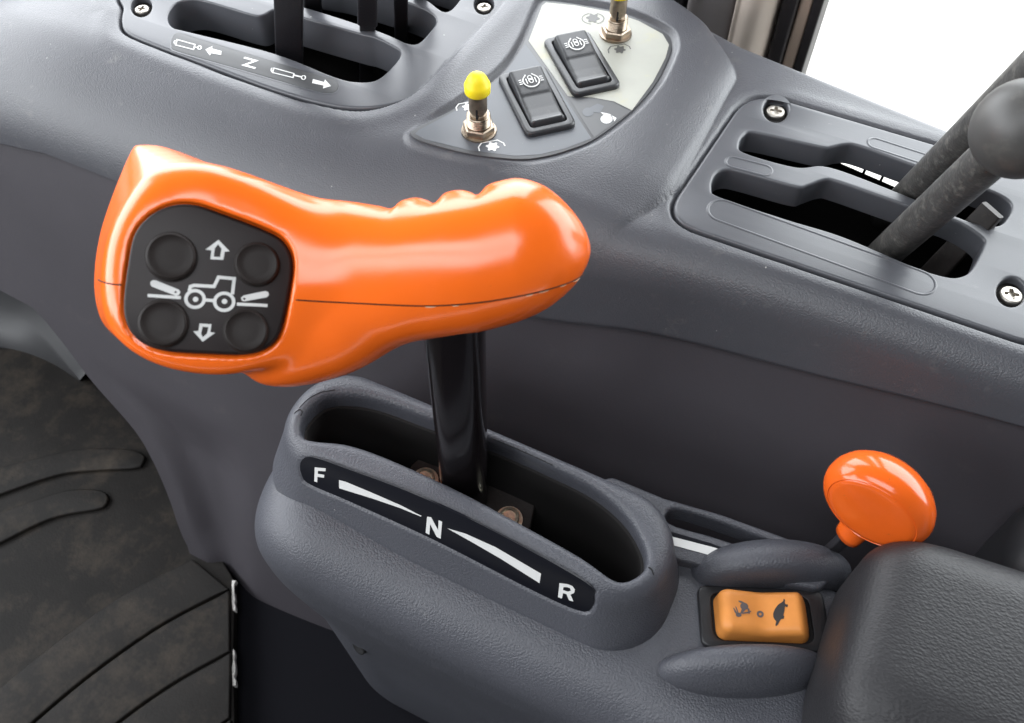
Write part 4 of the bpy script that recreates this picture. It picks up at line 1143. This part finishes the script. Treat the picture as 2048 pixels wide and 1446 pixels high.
corner = np.array([at(180, 280, 300), at(180, 280, 370), at(1190, 280, 300), at(1190, 280, 380), at(180, 770, 300), at(180, 770, 370), at(1190, 770, 300), at(1190, 770, 380)])
# the grip's grid is laid along its own axis
FG = Frame(FB.O, RIGHT, UP)
GA = np.stack(FG.axes, 1)
def grip_local(Q): return grip_f(Q @ GA.T + FG.O)
loc = (corner - FG.O) @ GA
Vg, Fg = surfnet(grip_local, (loc[:, 0].min() + 4, loc[:, 1].min() - 4, -46), (loc[:, 0].max() + 2, loc[:, 1].max() + 4, 40), 0.75)
Vg = relax(Vg, Fg, 2)
grip = add("grip", Vg @ GA.T + FG.O, Fg, M['orange'], lev)
# the mould parting line round the grip
sp1 = smooth_line([(592, 600), (640, 603), (700, 606), (780, 610), (850, 612), (920, 609), (990, 601), (1060, 588), (1110, 575), (1150, 560), (1166, 549)], 8)
P0 = np.array([at(u, v, 312 + 20 * max(0, (u - 1060) / 110) ** 2) for u, v in sp1])
for _ in range(14):
    f0 = grip_f(P0); P0 = P0 + np.array([nrm(p) for p in P0]) * np.clip(f0, -4, 4)[:, None] * 0.8
P0 = P0 - np.array([nrm(p) for p in P0]) * 0.05
add("parting_line", *tube(P0, 0.28, 6), M['seam'], grip)
sp2 = [(197, 560), (206, 564), (222, 568), (243, 570)]
P0 = np.array([at(u, v, 316) for u, v in smooth_line(sp2, 5)])
for _ in range(20):
    f0 = grip_f(P0); P0 = P0 + np.array([nrm(p) for p in P0]) * np.clip(f0, -3, 3)[:, None] * 0.7
add("parting_line", *tube(P0, 0.3, 6), M['seam'], grip)
# pale rubbed nicks along the parting line
for (ua, ub) in ((850, 872), (905, 918), (1052, 1066), (1078, 1098), (1120, 1133), (1146, 1160)):
    k0 = [i for i, (u, v) in enumerate(sp1) if ua <= u <= ub]
    pts = [(u, np.interp(u, sp1[:, 0], sp1[:, 1]) + 2.2) for u in np.linspace(ua, ub, 6)]
    P1 = np.array([at(u, v, 312 + 20 * max(0, (u - 1060) / 110) ** 2) for u, v in pts])
    for _ in range(14):
        P1 = P1 + np.array([nrm(p) for p in P1]) * np.clip(grip_f(P1), -4, 4)[:, None] * 0.8
    add("scuff", *tube(P1, [0.08, 0.2, 0.26, 0.24, 0.18, 0.07], 6), M['scuff'], grip)
# keypad
KT = 1.0
kpd = add("keypad", *slab(FK, KPL, top=KT, bevel=1.3, depth=3.0), M['keypad'], lev, sharp=50)
for (u, v, ru) in ((343, 514, 49), (514, 529, 45), (327, 647, 48), (492, 662, 45)):
    c = FK.px([(u, v)], KT)[0]; r = ru * 316 / FPX * 0.97
    O_ = FK.P(np.array([c]), KT)[0]
    add("button", *lathe([(r * 1.06, -0.2), (r * 1.05, 0.25), (r * 1.0, 0.35), (r * 0.99, 1.7), (r * 0.95, 2.3), (r * 0.88, 2.5), (r * 0.84, 2.15), (r * 0.5, 2.2), (0, 2.3)], O_, FK.e3, 48), M['button'], kpd, sharp=60)
Z4 = 540 / 1446.0
def z4(pts): return [(160 + x * Z4, 260 + y * Z4) for x, y in pts]
HK = KT + 0.1
def kprint(nm, strokes, fills):
    parts = []; n = 0
    for pts, w, cl in strokes:
        parts.append(ribbon(FK, FK.px(z4(pts), HK), w, HK + n * 0.015, cl)); n += 1
    for lo in fills:
        parts.append(flat_poly(FK, [FK.px(z4(l), HK) for l in lo], HK + n * 0.015)); n += 1
    add(nm, *merge(parts), M['white'], kpd, smooth=False)
kprint("arrow_symbol", [], [[[(742, 588), (802, 650), (775, 652), (767, 696), (698, 692), (704, 645), (672, 640)], [(740, 612), (722, 634), (716, 678), (750, 681), (758, 636)]]])
kprint("arrow_symbol", [], [[[(640, 1036), (704, 1040), (698, 1082), (724, 1086), (657, 1134), (606, 1078), (634, 1076)], [(657, 1053), (648, 1090), (657, 1110), (680, 1090), (688, 1057)]]])
kprint("tractor_symbol", [([(585, 862), (592, 838), (612, 832), (718, 838), (742, 788), (826, 796), (816, 880)], 1.15, False), (arc_px((616, 905), 49, 45, 0, 345, 28), 1.15, True), (arc_px((772, 920), 51, 46, 0, 345, 28), 1.15, True), ([(668, 910), (720, 914)], 1.1, False)],
       [[arc_px((619, 907), 15, 14, 0, 340, 14)], [arc_px((774, 918), 15, 14, 0, 340, 14)]])
kprint("implement_symbol", [([(362, 886), (540, 898)], 1.1, False)], [[[(378, 812), (392, 803), (408, 806), (530, 855), (538, 868), (530, 884), (514, 888), (384, 838), (376, 826)], arc_px((512, 868), 7, 6, 0, 340, 10)]])
kprint("implement_symbol", [([(840, 932), (1004, 940)], 1.1, False)], [[[(862, 898), (876, 886), (992, 862), (1008, 868), (1012, 884), (1000, 896), (880, 918), (866, 914)], arc_px((880, 904), 7, 6, 0, 340, 10)]])
# shaft: a flattened tube, slightly tapering to its tang
s0 = A3(-118.2, 184.8, -452); s1 = A3(-111.6, 178.8, -264)
rings = []
for k in np.linspace(0, 1, 24):
    c = s0 + (s1 - s0) * k
    w = 12.0; d = 11.6 * (0.55 + 0.45 * sstep(0.02, 0.3, k))
    l = round_poly([(-w, -d), (w, -d), (w, d), (-w, d)], (4.0 + 6.5 * float(sstep(0.05, 0.35, k))), 8)
    rings.append(c + l[:, :1] * RIGHT + l[:, 1:] * AHEAD)
add("shaft", *loft(rings), M['shaft'], lev, sharp=35)

# ------------------------------------------------------------------ floor mat, its ribs, footwell panel
mat_ = thing("floor_mat", "dirty brown black ribbed rubber floor mat at lower left", "mat", A3(-450, 80, -716))
ZM = -702.0
FM = Frame(A3(0, 0, ZM), EX, EY)
mat_px = [(-200, 700), (-60, 690), (60, 700), (260, 790), (420, 1080), (470, 1163), (466, 1300), (470, 1500)]
mb = FM.px(mat_px); mb = np.vstack([mb[0] + (mb[0] - mb[2]) * 2.0, mb, mb[-1] + (mb[-1] - mb[-3]) * 3.0, [(-420, -520), (-1050, -520)]])
add("base", *slab(FM, mb, top=0, bevel=1, depth=10), M['mat'], mat_, sharp=40)
Z7 = 760 / 1299.0
def z7(pts): return [(x * Z7, 600 + y * Z7) for x, y in pts]
lines = [z7([(-120, 1440), (0, 1328), (200, 1168), (430, 1004), (660, 886)]), z7([(-20, 1580), (120, 1446), (330, 1272), (560, 1112), (786, 994)]),
         z7([(200, 1630), (410, 1446), (600, 1312), (790, 1206)]), z7([(560, 1620), (700, 1500), (790, 1432)])]
for i, ln in enumerate(lines):
    ext = lambda q: np.vstack([q[0] + (q[0] - q[1]) * 2.2, q])
    far = smooth_line(ext(FM.px(ln)), 8)
    if i + 1 < len(lines): near = smooth_line(ext(FM.px(lines[i + 1])), 8)
    else: near = smooth_line(ext(FM.px(z7([(700, 1700), (790, 1600)]))), 8)
    d1 = np.gradient(far, axis=0); n1 = np.stack([d1[:, 1], -d1[:, 0]], 1); n1 /= np.linalg.norm(n1, axis=1)[:, None]
    a = resample(far + n1 * 2.2, 12, False); b = resample(near - 0, 12, False)
    L = np.vstack([a, b[::-1]])
    add("rib", *slab(FM, L, top=5.0, bevel=1.6, depth=4.9), M['mat'], mat_, sharp=45)
for pts in (z7([(-80, 705), (0, 672), (200, 604), (330, 588), (470, 580), (495, 560), (500, 540), (470, 522), (400, 514), (250, 520), (0, 580), (-80, 610)]),
            z7([(-80, 870), (0, 838), (180, 752), (340, 720), (368, 704), (376, 684), (360, 660), (290, 652), (200, 665), (0, 735), (-80, 770)])):
    add("rib", *slab(FM, resample(FM.px(smooth_loop(pts, 5)), 5), top=4.0, bevel=1.6, depth=3.9), M['mat'], mat_, sharp=45)
# the torn pale edge of the mat
for (v0, v1, w) in ((1162, 1222, 6), (1300, 1372, 7)):
    pts = [(466 + random.uniform(-2, 1), v) for v in np.linspace(v0, v1, 7)] + [(471 + random.uniform(-2.5, 2), v) for v in np.linspace(v1, v0, 9)]
    add("torn_edge", *slab(FM, FM.px(pts), top=1.5, bevel=0.3, depth=6), M['foam'], mat_, sharp=40)

fp = thing("footwell_panel", "plain grey curved footwell panel at the left edge above the mat", "panel", A3(-700, 300, -716))
c0 = smooth_line([onz(-420, 480, -700), onz(-120, 560, -695), onz(0, 612, -690), onz(50, 634, -685), onz(100, 685, -680), onz(160, 760, -676)], 6)
c1 = smooth_line([onz(-420, 560, -702), onz(-120, 640, -702), onz(0, 690, -702), onz(60, 708, -702), onz(110, 730, -702), onz(160, 762, -702)], 6)
rings = [c0 + A3(0, 60, 4), c0, (c0 * 0.5 + c1 * 0.5) + A3(0, 0, 2), c1, c1 - EZ * 14]
add("panel", *loft([np.asarray(r_) for r_ in rings], False, False, False), M['dash'], fp)

# ------------------------------------------------------------------ what stands behind the console: pillar, seals, window
def vstrip(name, parent, xa, xb, ya, yb, mat, z0=-716, z1=500):
    """upright box"""
    Vx = [(xa, ya), (xb, ya), (xb, yb), (xa, yb)]
    l = round_poly(Vx, min(abs(xb - xa), abs(yb - ya)) * 0.25, 4)
    return add(name, *loft([np.c_[l, np.full(len(l), z)] for z in (z0, z1)]), mat, parent, sharp=35)
pil = thing("cab_pillar", "grey trimmed cab pillar behind the switch panel", "pillar", A3(-100, 575, -716))
l = smooth_loop([(-137, 560), (-125, 556), (-112, 556), (-104, 560), (-101, 580), (-101, 610), (-110, 640), (-137, 640)], 6)
add("trim", *loft([np.c_[l, np.full(len(l), z)] for z in (-716, 500)]), M['pillar'], pil)
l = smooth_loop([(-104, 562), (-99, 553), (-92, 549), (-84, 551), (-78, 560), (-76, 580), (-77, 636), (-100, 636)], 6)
add("pillar_lit_flank", *loft([np.c_[l, np.full(len(l), z)] for z in (-716, 500)]), M['lit_flank'], pil)
vstrip("dark_channel", pil, -166, -139, 556, 640, M['bar'])
win = thing("side_window", "blown out white side window with dark rubber seal beyond the console", "window", A3(200, 590, -716))
vstrip("outer_seal", win, -75, -64.6, 562, 600, M['seal'])
vstrip("beige_strip", win, -64.2, -56.2, 568, 600, M['beige'])
vstrip("inner_seal", win, -55.8, -49, 566, 600, M['seal'])
add("glass_pane", np.array([(-49, 584, -716), (1200, 584, -716), (1200, 584, 700), (-49, 584, 700)]), [[0, 1, 2, 3]], M['glass'], win, smooth=False)
dots = []
for k in range(150):
    z = -440 + k * 1.6
    for j, (xx, rr) in enumerate(((-47.8, 0.55), (-46.4, 0.42), (-45.2, 0.3))):
        c = circle2((xx, z + (0.8 if j % 2 else 0)), rr, 6)
        dots.append((np.stack([c[:, 0], np.full(6, 583.4), c[:, 1]], 1), [list(range(6))]))
add("frit_dots", *merge(dots), M['seal'], win, smooth=False)
dash = thing("front_ledge", "pale beige window ledge beyond the front end of the console", "ledge", A3(-560, 420, -716))
add("ledge", *slab(Frame(A3(0, 0, -352), EX, EY), np.array([(-900, 318), (-520, 330), (-470, 420), (-440, 620), (-900, 620)]), top=0, bevel=4, depth=20), M['beige'], dash, sharp=40)

# ------------------------------------------------------------------ the rest of the cab, out of the picture: roof and door openings, bar and header are added to shape the light
def box_structure(name, lo, hi, mat, label):
    lo, hi = np.asarray(lo, float), np.asarray(hi, float)
    Vx = np.array([(x, y, z) for x in (lo[0], hi[0]) for y in (lo[1], hi[1]) for z in (lo[2], hi[2])])
    Fx = [[0, 1, 3, 2], [4, 6, 7, 5], [0, 4, 5, 1], [2, 3, 7, 6], [0, 2, 6, 4], [1, 5, 7, 3]]
    return props(add(name, Vx, Fx, mat, smooth=False), label, kind="structure")
LINER = material("roof_liner", (0.060, 0.060, 0.062), 0.7, 0.3)
box_structure("cab_roof", (-1450, -70, 640), (1000, 640, 690), LINER, "cab roof lining over the console")
box_structure("cab_roof", (-1450, -900, 640), (1000, -530, 690), LINER, "cab roof lining over the operator's door")
box_structure("cab_roof", (-1450, -530, 640), (-620, -70, 690), LINER, "cab roof lining ahead of the added light opening")
box_structure("cab_roof", (320, -530, 640), (1000, -70, 690), LINER, "cab roof lining behind the added light opening")
box_structure("cab_wall", (-1450, 600, 190), (1000, 640, 640), LINER, "unseen header over the side window, set low to darken reflections")
box_structure("cab_roof", (-620, -290, 640), (320, -270, 690), LINER, "unseen bar added across the roof opening to stripe the highlight")
box_structure("cab_wall", (-1450, -950, -720), (1000, -900, -60), LINER, "operator's side of the cab under the added fill opening")
box_structure("cab_wall", (-560, -950, -60), (1000, -900, 690), LINER, "operator's side of the cab closed behind the added fill opening")
box_structure("cab_wall", (1000, -950, -720), (1050, 640, 690), LINER, "rear wall of the cab")
box_structure("cab_wall", (-1500, -950, -720), (-1450, 640, -250), LINER, "front wall of the cab under the windscreen")
box_structure("cab_wall", (-1450, 600, -720), (-170, 640, -420), LINER, "side wall of the cab under the window")
